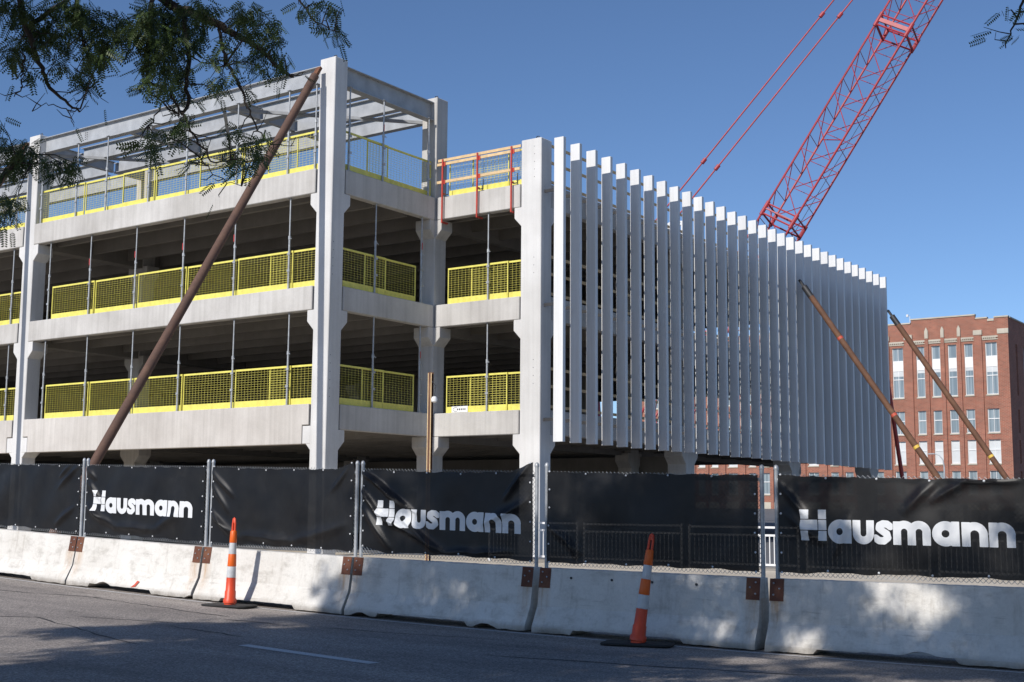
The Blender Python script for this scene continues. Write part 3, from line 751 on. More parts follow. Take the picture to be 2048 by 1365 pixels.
# ------------------------------------------------------------------ concrete road barriers
JX = [-19.128 + 3.1904*i for i in range(-2, 8)]
def bary(x): return 13.879 + .0021*x
def barrier(i, seed, label):
    xa, xb = JX[i], JX[i+1]; JG = (.015, .015, .010, .022, .018, .05, .06, .04, .03)
    x0, x1 = xa+JG[i], xb-JG[i+1]; cx = (x0+x1)/2; za, zb2 = road_z(xa), road_z(xb)
    ang = math.atan2(zb2-za, xb-xa)
    t = thing('road_barrier', label, 'barrier', (cx, bary(cx)+.29, (za+zb2)/2+.004), 0, 'concrete road barriers')
    t.rotation_euler = (0, -ang, .0021 + random.uniform(-.006, .006))
    rr = random.Random(seed); H = (x1-x0)/2
    n = 64; prof = [(-.29,0), (-.29,.075), (-.165,.33), (-.10,.81), (.10,.81), (.165,.33), (.29,.075), (.29,0)]
    mb = MB(); k = len(prof)
    def slot(u): # drainage slot under the middle
        s0, s1 = .20, .70
        return .055 if s0 < u < s1 else 0.0
    chip = 0
    for j in range(n+1):
        u = j/n; x = -H + 2*H*u; chip = chip*.7 + rr.uniform(0, .018)
        big = .05*max(0, math.sin(u*9+seed)-.86)*7 if seed % 2 else 0
        for m, (y, z) in enumerate(prof):
            yy, z2 = y, z
            if z == 0:
                z2 = slot(u) + chip*.5 + (big if y < 0 else 0)
                yy = y*(1 - .05*chip*10*rr.random())
            elif z < .08: yy = y + (rr.uniform(-.003, .004) + (.03*big*10 if y < 0 else 0)); z2 = z + (big*.9 if y < 0 else 0) + rr.uniform(-.004, .004)
            if z > .8: z2 = z + rr.uniform(-.003, .0015)
            xx = x
            if j in (0, n): xx = x*(1 - .004*rr.random())
            mb.v.append((xx, yy, z2))
    for j in range(n):
        for m in range(k):
            a = j*k+m; b_ = j*k+(m+1) % k; mb.f.append((a, b_, b_+k, a+k)); mb.m.append(0)
    mb.f.append(tuple(range(k))); mb.f.append(tuple(n*k+q for q in reversed(range(k)))); mb.m += [0, 0]
    mb.build('body', BARR, t, bevel=.01)
    for s_ in (-1, 1):
        u0, u1 = (-H+.004, -H+.175) if s_ < 0 else (H-.175, H-.004)
        pl = MB(); z0_, z1_ = .56, .812
        y0_ = -.165 + .065*(z0_-.33)/.48 - .008; y1_ = -.10 - .008
        pl.v = [(u0,y0_,z0_),(u1,y0_,z0_),(u1,y1_,z1_),(u0,y1_,z1_),(u0,y0_+.012,z0_),(u1,y0_+.012,z0_),(u1,y1_+.012,z1_),(u0,y1_+.012,z1_)]
        pl.f = [(0,1,2,3),(7,6,5,4),(0,4,5,1),(1,5,6,2),(2,6,7,3),(3,7,4,0)]; pl.m = [0]*6
        p_ = pl.build('end_plate', RUSTP, t)
        for bx, bz in ((.05, .14), (.12, .2), (.12, .07)):
            xb_ = u0+bx if s_ > 0 else u1-bx
            yb_ = -.165 + .065*(z0_+bz-.33)/.48 - .008
            MB().lathe([(.011, 0), (.011, .012), (.004, .018)], (0,0,0), 8).build('bolt', PROP, p_).matrix_local = Matrix.Translation((xb_, yb_, z0_+bz)) @ Matrix.Rotation(R(82), 4, 'X')
    return t
BL = ['pale concrete road barrier at the far left end of the row', 'cream concrete road barrier behind the left edge of the photo, plain face',
      'sunlit white concrete barrier with a red paint smear near its foot', 'concrete road barrier directly behind the upright orange channelizer',
      'dappled concrete road barrier between the two orange channelizers', 'shaded concrete road barrier directly behind the leaning channelizer',
      'shaded concrete road barrier at right with long cracks and a chipped foot', 'concrete road barrier at the right edge, mostly out of view']
bars = [barrier(i, 3+i, BL[i]) for i in range(8)]
# smear of red marking paint
sm = MB(); sm.v = [(-.02,-.293,.075), (.05,-.293,.09), (.085,-.25,.16), (.05,-.25,.165), (.03,-.275,.12)]; sm.f = [(0,1,2,3,4)]; sm.m = [0]
sm.v = [(x*1.6+.16, y-.004, z*1.25-.012) for x, y, z in sm.v]
sm.build('paint_smear', REDM, bars[2])
for x in (-1.05, -.45, .12, .72): MB().lathe([(.016, 0), (.016, .012)], (0,0,0), 8).build('anchor_hole', STEELD, bars[5]).matrix_local = Matrix.Translation((x, -.118, .70)) @ Matrix.Rotation(R(82), 4, 'X')

# ------------------------------------------------------------------ chain link fence with black screens
def inside_text(x, y):
    """signed inside value (>0 inside) of the lettering; units: 195 = height of the H, y down from its top"""
    best = -1e9
    def box(x0, x1, y0, y1): return min(x-x0, x1-x, y-y0, y1-y)
    def ring(cx, cy, R_, r_):
        d = math.hypot(x-cx, y-cy); return min(R_-d, d-r_)
    def arch(cx, cy, R_, r_, up):
        d = math.hypot(x-cx, y-cy); h = (cy-y) if up else (y-cy); return min(R_-d, d-r_, h+.01)
    if x < 170:
        L = [box(0,53,0,59), box(0,108,64,128), box(0,53,133,195), box(113,163,0,59), box(113,163,64,128), box(113,163,133,195)]
        return max(L)
    if x < 322: return max(min(ring(247,135,75,22), 318-x), box(271,318,62,208))
    if x < 460: return max(box(326,374,62,144), box(410,458,62,144), arch(392,144,66,18,False))
    if x < 573:
        P = [(560,98),(540,84),(515,82),(493,92),(490,110),(512,127),(538,143),(544,166),(520,186),(490,185),(468,170)]
        d = 1e9
        for (ax, ay), (bx, by) in zip(P, P[1:]):
            vx, vy = bx-ax, by-ay; k = max(0, min(1, ((x-ax)*vx+(y-ay)*vy)/(vx*vx+vy*vy))); d = min(d, math.hypot(x-ax-k*vx, y-ay-k*vy))
        return 22-d
    if x < 798: return max(box(577,625,66,208), box(663,711,128,208), box(749,797,128,208), arch(644,128,67,19,True), arch(730,128,67,19,True))
    if x < 962: return max(min(ring(879,135,75,22), 958-x), box(911,958,62,208))
    if x < 1117: return max(box(970,1018,64,208), box(1067,1115,136,208), arch(1042,136,73,25,True), box(970,1018,64,136))
    return max(box(1121,1169,64,208), box(1216,1264,136,208), arch(1192,136,73,24,True))
def fence_panel(i, label, text=None, folds=(), sag=(.03, .02), seed=1, tl=(0, 0), bl=(0, 0), inset=(.05, .05)):
    xa, xb = JX[i]-.02, JX[i+1]-.02
    xl, xr = xa+inset[0], xb-inset[1]
    def topz(x): return 2.02 - .0222*(x+3.2)
    def botz(x): return road_z(x)+.83
    yf = bary((xl+xr)/2) + .30
    t = thing('fence_panel', label, 'fence panel', ((xl+xr)/2, yf, botz((xl+xr)/2)), 0, 'screened fence panels on the barriers')
    O = Vector(t.location)
    def loc(x, y, z): return (x-O.x, y-O.y, z-O.z)
    for x in (xl, xr):
        p_ = MB().tube([loc(x, yf+.02, botz(x)-.25), loc(x, yf+.02, topz(x))], .026, 10).build('post', PROP, t, True)
        MB().lathe([(.03, 0), (.032, .02), (.022, .05), (.006, .06)], loc(x, yf+.02, topz(x)), 10).build('post_cap', PROP, p_, True)
    MB().tube([loc(xl, yf+.02, topz(xl)-.115), loc(xr, yf+.02, topz(xr)-.115)], .02, 8).build('top_rail', PROP, t, True)
    ch = MB(); n = int((xr-xl)/.057); h = topz((xl+xr)/2)-.06-botz((xl+xr)/2)-.0
    def zz(x, k): return botz(x)+.015 + (topz(x)-.05-botz(x)-.015)*k
    m2 = int(h/.057)
    L_ = xr-xl
    for q in range(-m2, n+1):       # two families of wires
        for sgn in (1, -1):
            k0, k1 = max(0, -q), min(m2, n-q)
            if k1 <= k0: continue
            def P(k):
                u = (q+k)/n; u = u if sgn > 0 else 1-u; x = xl + L_*u; return loc(x, yf+.012+.006*sgn, zz(x, k/m2))
            ch.tube([P(k0), P(k1)], .0032, 3, False)
    c_ = ch.build('chain_link', PROP, t); c_['kind'] = 'stuff'
    # the screen
    r_ = random.Random(seed)
    ripples = [(r_.uniform(2, 9), r_.uniform(-6, 6), r_.uniform(0, 6.28), r_.uniform(.003, .008)) for _ in range(7)]
    ux0, ux1 = xl+.035, xr-.035
    def surf(u, v):
        x = ux0 + (ux1-ux0)*u
        e = math.sin(math.pi*min(1, max(0, u)))
        wob = .012*math.sin(u*23+seed) + .008*math.sin(u*51+seed*2)
        zt2 = topz(x) - .055 - .4*sag[0]*e - abs(wob)*.8 - tl[0]*max(0, .12-u)*4 - tl[1]*max(0, u-.88)*4
        zb3 = botz(x) + .055 + sag[1]*e*.5 + wob*.6 + bl[0]*max(0, .15-u)*3 + bl[1]*max(0, u-.85)*3
        z = zb3 + (zt2-zb3)*v
        d = .018*math.sin(math.pi*u)*math.sin(math.pi*v)
        for a, b_, ph, am in ripples: d += am*math.sin(a*u*3.0+b_*v+ph)*math.sin(math.pi*min(1, max(0, v)))**.5
        for (ua, va, ub, vb, wd, am) in folds:
            dx, dy = (ub-ua)*2.6, vb-va; px, py = (u-ua)*2.6, v-va; Lq = dx*dx+dy*dy
            k = (px*dx+py*dy)/Lq; kk = max(0, min(1, k)); dist = math.hypot(px-kk*dx, py-kk*dy)
            sdv = ((px*dy-py*dx)/math.sqrt(Lq))/wd
            taper = math.sin(math.pi*max(0.0, min(1, .12+kk*.85)))
            d += 1.3*am*taper*math.exp(-(dist/wd)**2)*(1.0+.6*math.tanh(sdv*2))
        d = d if d > .004 else .004 + .006*math.tanh((d-.004)/.02)
        return x, yf - .016 - d, z
    nu, nv = 150, 60
    sc = MB()
    for j in range(nv+1):
        for q in range(nu+1): sc.v.append(loc(*surf(q/nu, j/nv)))
    for j in range(nv):
        for q in range(nu):
            a = j*(nu+1)+q; sc.f.append((a, a+1, a+nu+2, a+nu+1)); sc.m.append(0)
    s_o = sc.build('screen', SCREEN, t, True)
    tie = MB().lathe([(.012, 0), (.014, .006), (.006, .014)], (0,0,0), 6).mesh('grommet', INK)
    for u, v in [(.012, k/5) for k in range(6)] + [(.988, k/5) for k in range(6)] + [(k/5, .985) for k in range(1, 5)] + [(k/5, .018) for k in range(1, 5)]:
        p = surf(u, v); o = place('grommet', tie, s_o, loc(p[0], p[1]-.004, p[2]), (R(90), 0, 0))
    if text:
        x0, x1, zt0, Hh, slope = text
        sc_ = (x1-x0)/1264.0; sv = Hh/195.0
        nxs, nys = 420, 72; gx = [1266.0*a/nxs for a in range(nxs+1)]; gy = [-2+214.0*b_/nys for b_ in range(nys+1)]
        val = [[inside_text(x, y) for x in gx] for y in gy]
        tm = MB(); cache = {}
        def vert(x, y):
            key = (round(x, 3), round(y, 3))
            if key not in cache:
                X = x0 + x*sc_; Z = zt0 - y*sv + slope*(X-x0)
                u = (X-ux0)/(ux1-ux0)
                # find v for this height
                za_ = surf(u, 0)[2]; zb_2 = surf(u, 1)[2]; v = (Z-za_)/(zb_2-za_)
                p = surf(u, v); cache[key] = len(tm.v); tm.v.append(loc(p[0], p[1]-.006, p[2]))
            return cache[key]
        for b_ in range(nys):
            for a in range(nxs):
                cs = [(gx[a], gy[b_], val[b_][a]), (gx[a+1], gy[b_], val[b_][a+1]), (gx[a+1], gy[b_+1], val[b_+1][a+1]), (gx[a], gy[b_+1], val[b_+1][a])]
                if all(c[2] <= 0 for c in cs): continue
                out = []
                for k in range(4):
                    p, q = cs[k], cs[(k+1) % 4]
                    if p[2] > 0: out.append((p[0], p[1]))
                    if (p[2] > 0) != (q[2] > 0):
                        f_ = p[2]/(p[2]-q[2]); out.append((p[0]+(q[0]-p[0])*f_, p[1]+(q[1]-p[1])*f_))
                ids = []
                for pt in out:
                    v_ = vert(*pt)
                    if v_ not in ids: ids.append(v_)
                if len(ids) >= 3: tm.f.append(tuple(ids)); tm.m.append(0)
        lt = tm.build('lettering', INK, s_o, True); lt['label'] = 'white printed lettering Hausmann'
    return t
F = .022
fence_panel(0, 'black screened fence panel at the far left end of the row', seed=3)
fence_panel(1, 'black screened fence panel at the left edge of the photo, without lettering', folds=((.97,.95,.80,.62,.05,.03), (.96,.35,.78,.05,.06,.03), (.9,.98,.8,.8,.04,.02)), seed=4)
fence_panel(2, 'black screened fence panel with Hausmann lettering nearest the left edge', (-18.84, -16.31, 1.875, .35, -.030),
            ((.03,.75,.16,.48,.05,.03), (.0,.97,.10,.8,.05,.02), (.03,.42,.17,.2,.05,.03), (.05,.35,.30,.14,.07,.03), (.28,.14,.62,.14,.07,.03), (.6,.13,.82,.42,.09,.022)), (.05,.02), 5)
fence_panel(3, 'plain black screened fence panel behind the upright channelizer', None,
            ((.0,.95,.18,.62,.05,.028), (.0,.8,.15,.4,.06,.026), (.0,.45,.16,.1,.05,.03), (.02,.35,.24,.08,.06,.028), (.25,.13,.62,.09,.06,.03), (.6,.1,.97,.34,.08,.026), (.97,.95,.86,.7,.05,.02)), (.05,.03), 6, tl=(0,-.2))
fence_panel(4, 'wrinkled black screened fence panel with crumpled Hausmann lettering in the middle', (-12.37, -9.87, 1.72, .35, -.026),
            ((.0,.99,.27,.58,.035,.05), (.03,.97,.36,.48,.03,.045), (.0,.75,.13,.42,.04,.045), (.1,.5,.5,.06,.045,.05), (.25,.45,.52,.02,.05,.05), (.02,.5,.2,.05,.06,.035), (.98,.98,.84,.66,.05,.04), (.96,.6,.72,.36,.06,.035), (.5,.04,.9,.1,.05,.03)), (.07,.05), 7, tl=(.05,-.25), bl=(.2,0), inset=(.05,.07))
fence_panel(5, 'plain black screened fence panel behind the leaning channelizer', None, ((.02,.4,.2,.1,.05,.02), (.1,.3,.16,.05,.03,.02)), (.02,.02), 8, inset=(.085,.06))
fence_panel(6, 'black screened fence panel with Hausmann lettering at the right edge', (-5.95, -3.585, 1.63, .35, -.004),
            ((.02,.9,.14,.55,.05,.03), (.05,.6,.2,.3,.06,.025), (.62,.95,.5,.6,.07,.028), (.75,.97,.6,.75,.05,.03), (.9,.96,.66,.97,.05,.03), (.3,.6,.22,.1,.06,.02)), (.04,.03), 9, inset=(.12,.05))
fence_panel(7, 'black screened fence panel past the right edge of the photo', seed=10)

# ------------------------------------------------------------------ orange channelizer posts
def channelizer(x, y, lean_x, lean_y, label, rz, dirty):
    z = road_z(x)+.006
    t = thing('traffic_channelizer', label, 'traffic cone', (x, y, z), rz, 'orange traffic channelizers')
    b = MB(); pts = [(-.42,-.16), (-.36,-.2), (.34,-.2), (.42,-.14), (.42,.14), (.36,.2), (-.34,.2), (-.42,.16)]
    b.prism(pts, 'z', 0, .032); b.build('base', BLACK, t, bevel=.012)
    grp = MB().lathe([(.085,0), (.085,.02), (.07,.03)], (0,0,.032), 20).build('collar', ORANGE_R, t, True)
    M = Matrix.Rotation(lean_y, 4, 'Y') @ Matrix.Rotation(lean_x, 4, 'X')
    def seg(name, prof, mat):
        prof = [(a*.83, b_) for a, b_ in prof]
        o = MB().lathe(prof, (0,0,0), 24).build(name, mat, t, True); o.matrix_local = Matrix.Translation((0,0,.055)) @ M; return o
    low = seg('lower_body', [(.118,.0), (.118,.05), (.10,.07), (.098,.17), (.088,.18), (.082,.37)], ORANGE_R)
    seg('reflective_band', [(.083,.372), (.084,.375), (.076,.53), (.075,.534)], REFL)
    seg('middle_body', [(.076,.536), (.079,.542), (.071,.71), (.068,.716)], ORANGE)
    seg('reflective_band', [(.067,.718), (.068,.721), (.062,.878), (.061,.882)], REFL)
    up = seg('upper_body', [(.062,.884), (.066,.89), (.058,1.05), (.05,1.06), (.036,1.065)], ORANGE)
    h = MB(); r0 = .03
    h.tube([(-.024,0,1.06), (-.022,0,1.16), (-.014,0,1.235), (0,0,1.262), (.014,0,1.235), (.022,0,1.16), (.024,0,1.06)], .0155, 8); h.box(-.012, .012, -.01, .01, 1.18, 1.245)
    o = h.build('handle', ORANGE_R, t, True); o.matrix_local = Matrix.Translation((0,0,.055)) @ M
    return t
channelizer(-14.71, 13.52, 0, R(1.5), 'upright orange channelizer post with two white bands in the sun', .1, False)
channelizer(-7.74, 13.50, R(-3), R(7.5), 'leaning orange channelizer post in the tree shade', .3, True)
LIMBS = [
    ([(-6.94, 4.43, 4.98), (-6.94, 4.45, 4.83), (-6.94, 4.47, 4.71), (-6.93, 4.49, 4.62), (-6.91, 4.52, 4.52), (-6.89, 4.56, 4.39), (-6.86, 4.59, 4.29), (-6.84, 4.62, 4.2), (-6.79, 4.67, 4.12), (-6.74, 4.72, 4.07), (-6.68, 4.76, 4.02)], 0.05, 0.012),
    ([(-6.99, 4.58, 4.56), (-6.93, 4.61, 4.63), (-6.84, 4.66, 4.7), (-6.73, 4.73, 4.79), (-6.62, 4.78, 4.92)], 0.03, 0.03),
    ([(-6.85, 4.47, 4.33), (-6.87, 4.47, 4.25), (-6.88, 4.47, 4.18), (-6.88, 4.48, 4.13), (-6.92, 4.46, 4.08)], 0.014, 0.006),
    ([(-6.88, 4.48, 4.14), (-6.85, 4.5, 4.14)], 0.008, 0.004),
    ([(-6.59, 4.7, 4.0), (-6.65, 4.67, 4.01), (-6.71, 4.62, 4.02), (-6.77, 4.57, 4.04), (-6.83, 4.53, 3.99)], 0.008, 0.004),
    ([(-6.82, 4.78, 4.85), (-6.82, 4.8, 4.7), (-6.81, 4.83, 4.57), (-6.79, 4.86, 4.48), (-6.77, 4.89, 4.36), (-6.77, 4.91, 4.27), (-6.81, 4.89, 4.2), (-6.87, 4.86, 4.13)], 0.03, 0.006),
    ([(-6.64, 4.67, 4.02), (-6.64, 4.68, 3.95), (-6.63, 4.69, 3.9)], 0.007, 0.004),
    ([(-6.69, 5.08, 5.08), (-6.6, 5.16, 4.97), (-6.52, 5.24, 4.87), (-6.44, 5.3, 4.81), (-6.31, 5.4, 4.75), (-6.23, 5.47, 4.71), (-6.18, 5.51, 4.66), (-6.09, 5.58, 4.61), (-6.03, 5.63, 4.56), (-5.97, 5.69, 4.48), (-5.92, 5.73, 4.43), (-5.88, 5.77, 4.38), (-5.87, 5.78, 4.38)], 0.075, 0.014),
    ([(-5.93, 5.72, 4.44), (-5.89, 5.76, 4.39), (-5.84, 5.79, 4.4), (-5.81, 5.81, 4.41)], 0.012, 0.004),
    ([(-6.34, 5.26, 4.76), (-6.34, 5.28, 4.62), (-6.34, 5.31, 4.45), (-6.36, 5.32, 4.29), (-6.35, 5.34, 4.18), (-6.38, 5.33, 4.12), (-6.4, 5.32, 4.1)], 0.036, 0.018),
    ([(-6.41, 5.07, 4.86), (-6.45, 5.08, 4.6), (-6.47, 5.09, 4.47), (-6.48, 5.11, 4.28), (-6.4, 5.17, 4.24), (-6.36, 5.21, 4.19), (-6.33, 5.25, 4.08)], 0.03, 0.012),
    ([(-6.32, 5.26, 4.07), (-6.29, 5.29, 4.0), (-6.26, 5.33, 3.92), (-6.22, 5.37, 3.85), (-6.19, 5.4, 3.77), (-6.11, 5.45, 3.78), (-6.04, 5.5, 3.8), (-5.96, 5.57, 3.72)], 0.018, 0.005),
    ([(-6.17, 5.29, 3.8), (-6.16, 5.31, 3.74), (-6.11, 5.35, 3.68), (-6.04, 5.41, 3.62), (-5.97, 5.46, 3.6)], 0.008, 0.004),
    ([(-6.36, 5.21, 4.19), (-6.42, 5.18, 4.13), (-6.47, 5.16, 4.04), (-6.5, 5.14, 4.0)], 0.012, 0.005),
    ([(-6.48, 5.11, 4.28), (-6.49, 5.12, 4.21), (-6.44, 5.15, 4.18), (-6.38, 5.21, 4.1), (-6.33, 5.25, 4.07)], 0.012, 0.01),
    ([(-6.16, 5.4, 4.66), (-6.16, 5.43, 4.51), (-6.12, 5.47, 4.4), (-6.08, 5.51, 4.29), (-6.06, 5.55, 4.19), (-6.04, 5.58, 4.1), (-6.01, 5.62, 4.01), (-5.96, 5.66, 3.93), (-5.9, 5.71, 3.91), (-5.82, 5.76, 3.91)], 0.022, 0.004),
    ([(-6.26, 5.24, 4.44), (-6.22, 5.27, 4.42), (-6.19, 5.3, 4.39), (-6.08, 5.38, 4.38)], 0.012, 0.005),
    ([(-6.05, 5.78, 5.12), (-5.98, 5.84, 5.02), (-5.93, 5.89, 4.94), (-5.87, 5.95, 4.83), (-5.8, 6.01, 4.77), (-5.73, 6.06, 4.74)], 0.02, 0.005),
    ([(-8.27, 4.93, 3.63), (-8.13, 5.02, 3.7), (-8.0, 5.09, 3.83), (-7.95, 5.11, 3.93), (-7.89, 5.15, 3.99), (-7.8, 5.21, 4.03)], 0.05, 0.012),
    ([(-7.81, 5.09, 3.95), (-7.69, 5.18, 3.94), (-7.59, 5.24, 3.94), (-7.48, 5.32, 3.94)], 0.012, 0.004),
    ([(-8.13, 5.02, 3.7), (-8.05, 5.08, 3.68), (-7.98, 5.13, 3.68), (-7.96, 5.15, 3.63)], 0.015, 0.005),
]
LC=[(-6.81,4.33,4.59,0.09,60),(-7.2,4.73,4.72,0.12,60),(-6.86,4.68,4.65,0.13,80),(-6.57,4.6,4.6,0.10,60),(-6.94,5.01,4.74,0.11,60),(-6.74,4.89,4.52,0.09,40),(-6.47,4.79,4.47,0.07,30),(-7.16,4.96,4.64,0.10,40),(-7.08,4.74,4.58,0.09,40),(-6.99,4.53,4.43,0.07,30),(-6.83,4.36,4.32,0.05,20),(-7.3,4.7,4.49,0.04,12),(-6.71,4.83,4.42,0.06,20),(-6.45,4.73,4.32,0.06,20),(-7.05,4.98,4.42,0.06,15),(-6.81,4.88,4.27,0.05,18),(-6.85,4.56,4.23,0.04,8),(-7.19,4.96,4.52,0.06,10),(-6.67,5.01,4.67,0.10,50),(-6.41,4.92,4.52,0.11,60),(-6.16,4.8,4.55,0.10,60),(-6.52,5.21,4.72,0.12,70),(-6.37,5.06,4.48,0.10,45),(-6.11,4.95,4.43,0.09,50),(-6.47,5.35,4.69,0.10,45),(-6.33,5.19,4.44,0.10,40),(-6.22,4.99,4.3,0.08,30),(-6.55,5.43,4.44,0.08,28),(-6.56,5.13,4.42,0.07,20),(-6.37,5,4.23,0.05,16),(-6.07,4.93,4.13,0.05,14),(-6.45,5.33,4.29,0.07,18),(-6.16,5.2,4.5,0.06,14),(-5.92,5.11,4.33,0.05,10),(-6.52,5.29,4.82,0.10,40),(-6.22,5.23,4.73,0.09,30),(-5.97,5.11,4.66,0.07,25),(-6.42,5.47,4.74,0.08,20),(-6.02,5.46,4.76,0.08,25),(-5.8,5.34,4.63,0.09,25),(-5.56,5.23,4.53,0.06,14),(-5.92,5.64,4.72,0.06,8),(-5.92,5.35,4.65,0.05,12),(-5.69,5.25,4.49,0.06,14),(-6.02,5.68,4.64,0.07,14),(-5.79,5.56,4.54,0.05,10),(-5.6,5.43,4.36,0.05,12),(-6.08,5.75,4.55,0.06,10),(-5.97,5.54,4.47,0.07,14),(-5.76,5.41,4.32,0.05,12),(-5.69,5.18,4.25,0.06,14),(-6.13,5.53,4.48,0.06,8),(-5.7,5.56,4.35,0.04,6),(-5.84,5.15,4.41,0.06,10),(-6.2,5.54,4.7,0.06,8),(-6.1,5.38,4.29,0.05,8),(-5.98,5.18,4.22,0.05,8),(-6.36,5.59,4.31,0.05,6),(-6.39,5.31,4.09,0.07,14),(-6.21,5.16,3.95,0.04,10),(-6.16,4.92,3.84,0.05,8),(-6.64,5.25,3.91,0.07,14),(-6.4,5.14,3.83,0.05,10),(-6.29,4.92,3.81,0.04,6),(-6.48,5.44,4.09,0.04,6),(-6.35,5.26,3.93,0.03,4),(-5.92,5.28,3.89,0.05,8),(-6.27,5.7,4.05,0.06,8),(-6.04,5.58,3.93,0.05,10),(-5.81,5.46,3.83,0.06,16),(-5.66,5.29,3.73,0.04,10),(-6.18,5.59,3.87,0.07,12),(-6.07,5.38,3.77,0.05,6),(-5.78,5.31,3.68,0.05,8),(-6.4,5.52,3.92,0.04,4),(-5.89,5.58,3.97,0.03,3),(-5.86,5.88,4.9,0.07,10),(-5.89,6.02,4.94,0.07,12),(-5.78,6.02,4.93,0.07,14),(-5.7,6.02,4.88,0.05,6),(-5.75,5.92,4.78,0.05,6),(-5.79,6.07,4.78,0.05,8),(-5.73,6.04,4.73,0.03,4),(-7.69,4.86,4.17,0.05,8),(-8.16,5.22,4.17,0.09,30),(-7.88,5.14,4.06,0.08,30),(-7.61,5.04,4.01,0.07,22),(-8.22,5.3,4.07,0.09,30),(-7.92,5.22,4,0.07,22),(-7.84,5,3.87,0.07,20),(-7.38,5.03,3.86,0.06,18),(-7.79,5.41,4.01,0.07,24),(-7.52,5.32,3.93,0.06,18),(-7.41,5.12,3.81,0.05,10),(-7.77,5.52,4.03,0.05,10),(-7.78,5.22,4,0.05,10),(-7.78,4.98,3.67,0.06,14),(-8.24,5.33,3.76,0.07,18),(-8.06,5.18,3.64,0.06,14),(-7.87,5.04,3.49,0.05,8),(-7.57,4.94,3.62,0.05,8),]
# ------------------------------------------------------------------ honey locust trees along the near kerb
LIMBS2 = [([(-1.67, 7.59, 4.74), (-1.72, 7.57, 4.63), (-1.76, 7.56, 4.52), (-1.8, 7.54, 4.43), (-1.83, 7.54, 4.36), (-1.85, 7.53, 4.28)], 0.02, 0.006),]
LC2 = [(-1.68,7.6,4.58,.06,10),(-1.72,7.55,4.5,.06,8),(-1.66,7.6,4.45,.07,10),(-1.72,7.6,4.37,.05,6),(-1.78,7.55,4.36,.05,5),(-1.84,7.53,4.5,.05,3),(-1.62,7.62,4.36,.05,5)]
def leaf_template(npairs, llen, lwid, rach):
    V = []; Fq = []
    for k in range(npairs):
        x = rach*(k+1)/(npairs+.3)
        for s_ in (-1, 1):
            ln = llen*(1-.35*abs(k/(npairs-1)-.45)); n = len(V)
            dx = .35*ln
            V += [(x, 0, 0), (x+dx*.5-lwid/2, s_*ln*.5, -.1*ln), (x+dx, s_*ln, -.28*ln), (x+dx*.5+lwid/2, s_*ln*.5, -.1*ln)]
            Fq.append((n, n+1, n+2, n+3))
    n = len(V); V += [(0, -.0012, 0), (rach, -.0008, -.02), (rach, .0008, -.02), (0, .0012, 0)]; Fq.append((n, n+1, n+2, n+3))
    return np.array(V), np.array(Fq)
def leaf_mesh(name, P, dirs, T, scale, mat, droop):
    V0, F0 = T; n = len(P); k = len(V0)
    d = dirs/np.linalg.norm(dirs, axis=1, keepdims=True)
    d[:, 2] -= droop; d /= np.linalg.norm(d, axis=1, keepdims=True)
    ref = rng.normal(size=(n, 3)); a = np.cross(d, ref); a /= np.linalg.norm(a, axis=1, keepdims=True); b = np.cross(a, d)
    b = np.where(b[:, 2:3] < 0, -b, b)
    W = (V0[None, :, 0:1]*d[:, None, :] + V0[None, :, 1:2]*a[:, None, :] + V0[None, :, 2:3]*b[:, None, :])*scale[:, None, None] + P[:, None, :]
    Fa = (F0[None] + (np.arange(n)*k)[:, None, None]).reshape(-1, 4)
    me = bpy.data.meshes.new(name); me.vertices.add(n*k); me.vertices.foreach_set('co', W.reshape(-1).astype(np.float32))
    nf = len(Fa); me.loops.add(nf*4); me.loops.foreach_set('vertex_index', Fa.reshape(-1).astype(np.int32))
    me.polygons.add(nf); me.polygons.foreach_set('loop_start', np.arange(0, nf*4, 4, dtype=np.int32)); me.polygons.foreach_set('loop_total', np.full(nf, 4, dtype=np.int32))
    me.materials.append(mat); me.update(calc_edges=True); me.validate(); return me
def clear_of_view(p):
    """the crown is limbed up: nothing but the drooping twigs hangs below this cone around the kerb"""
    d = math.hypot(p[0], p[1]); return p[2] - 1.6 > .56*d + .1 if p[1] > .5*abs(p[0]) and p[0] < .6 else p[2] > 3.6
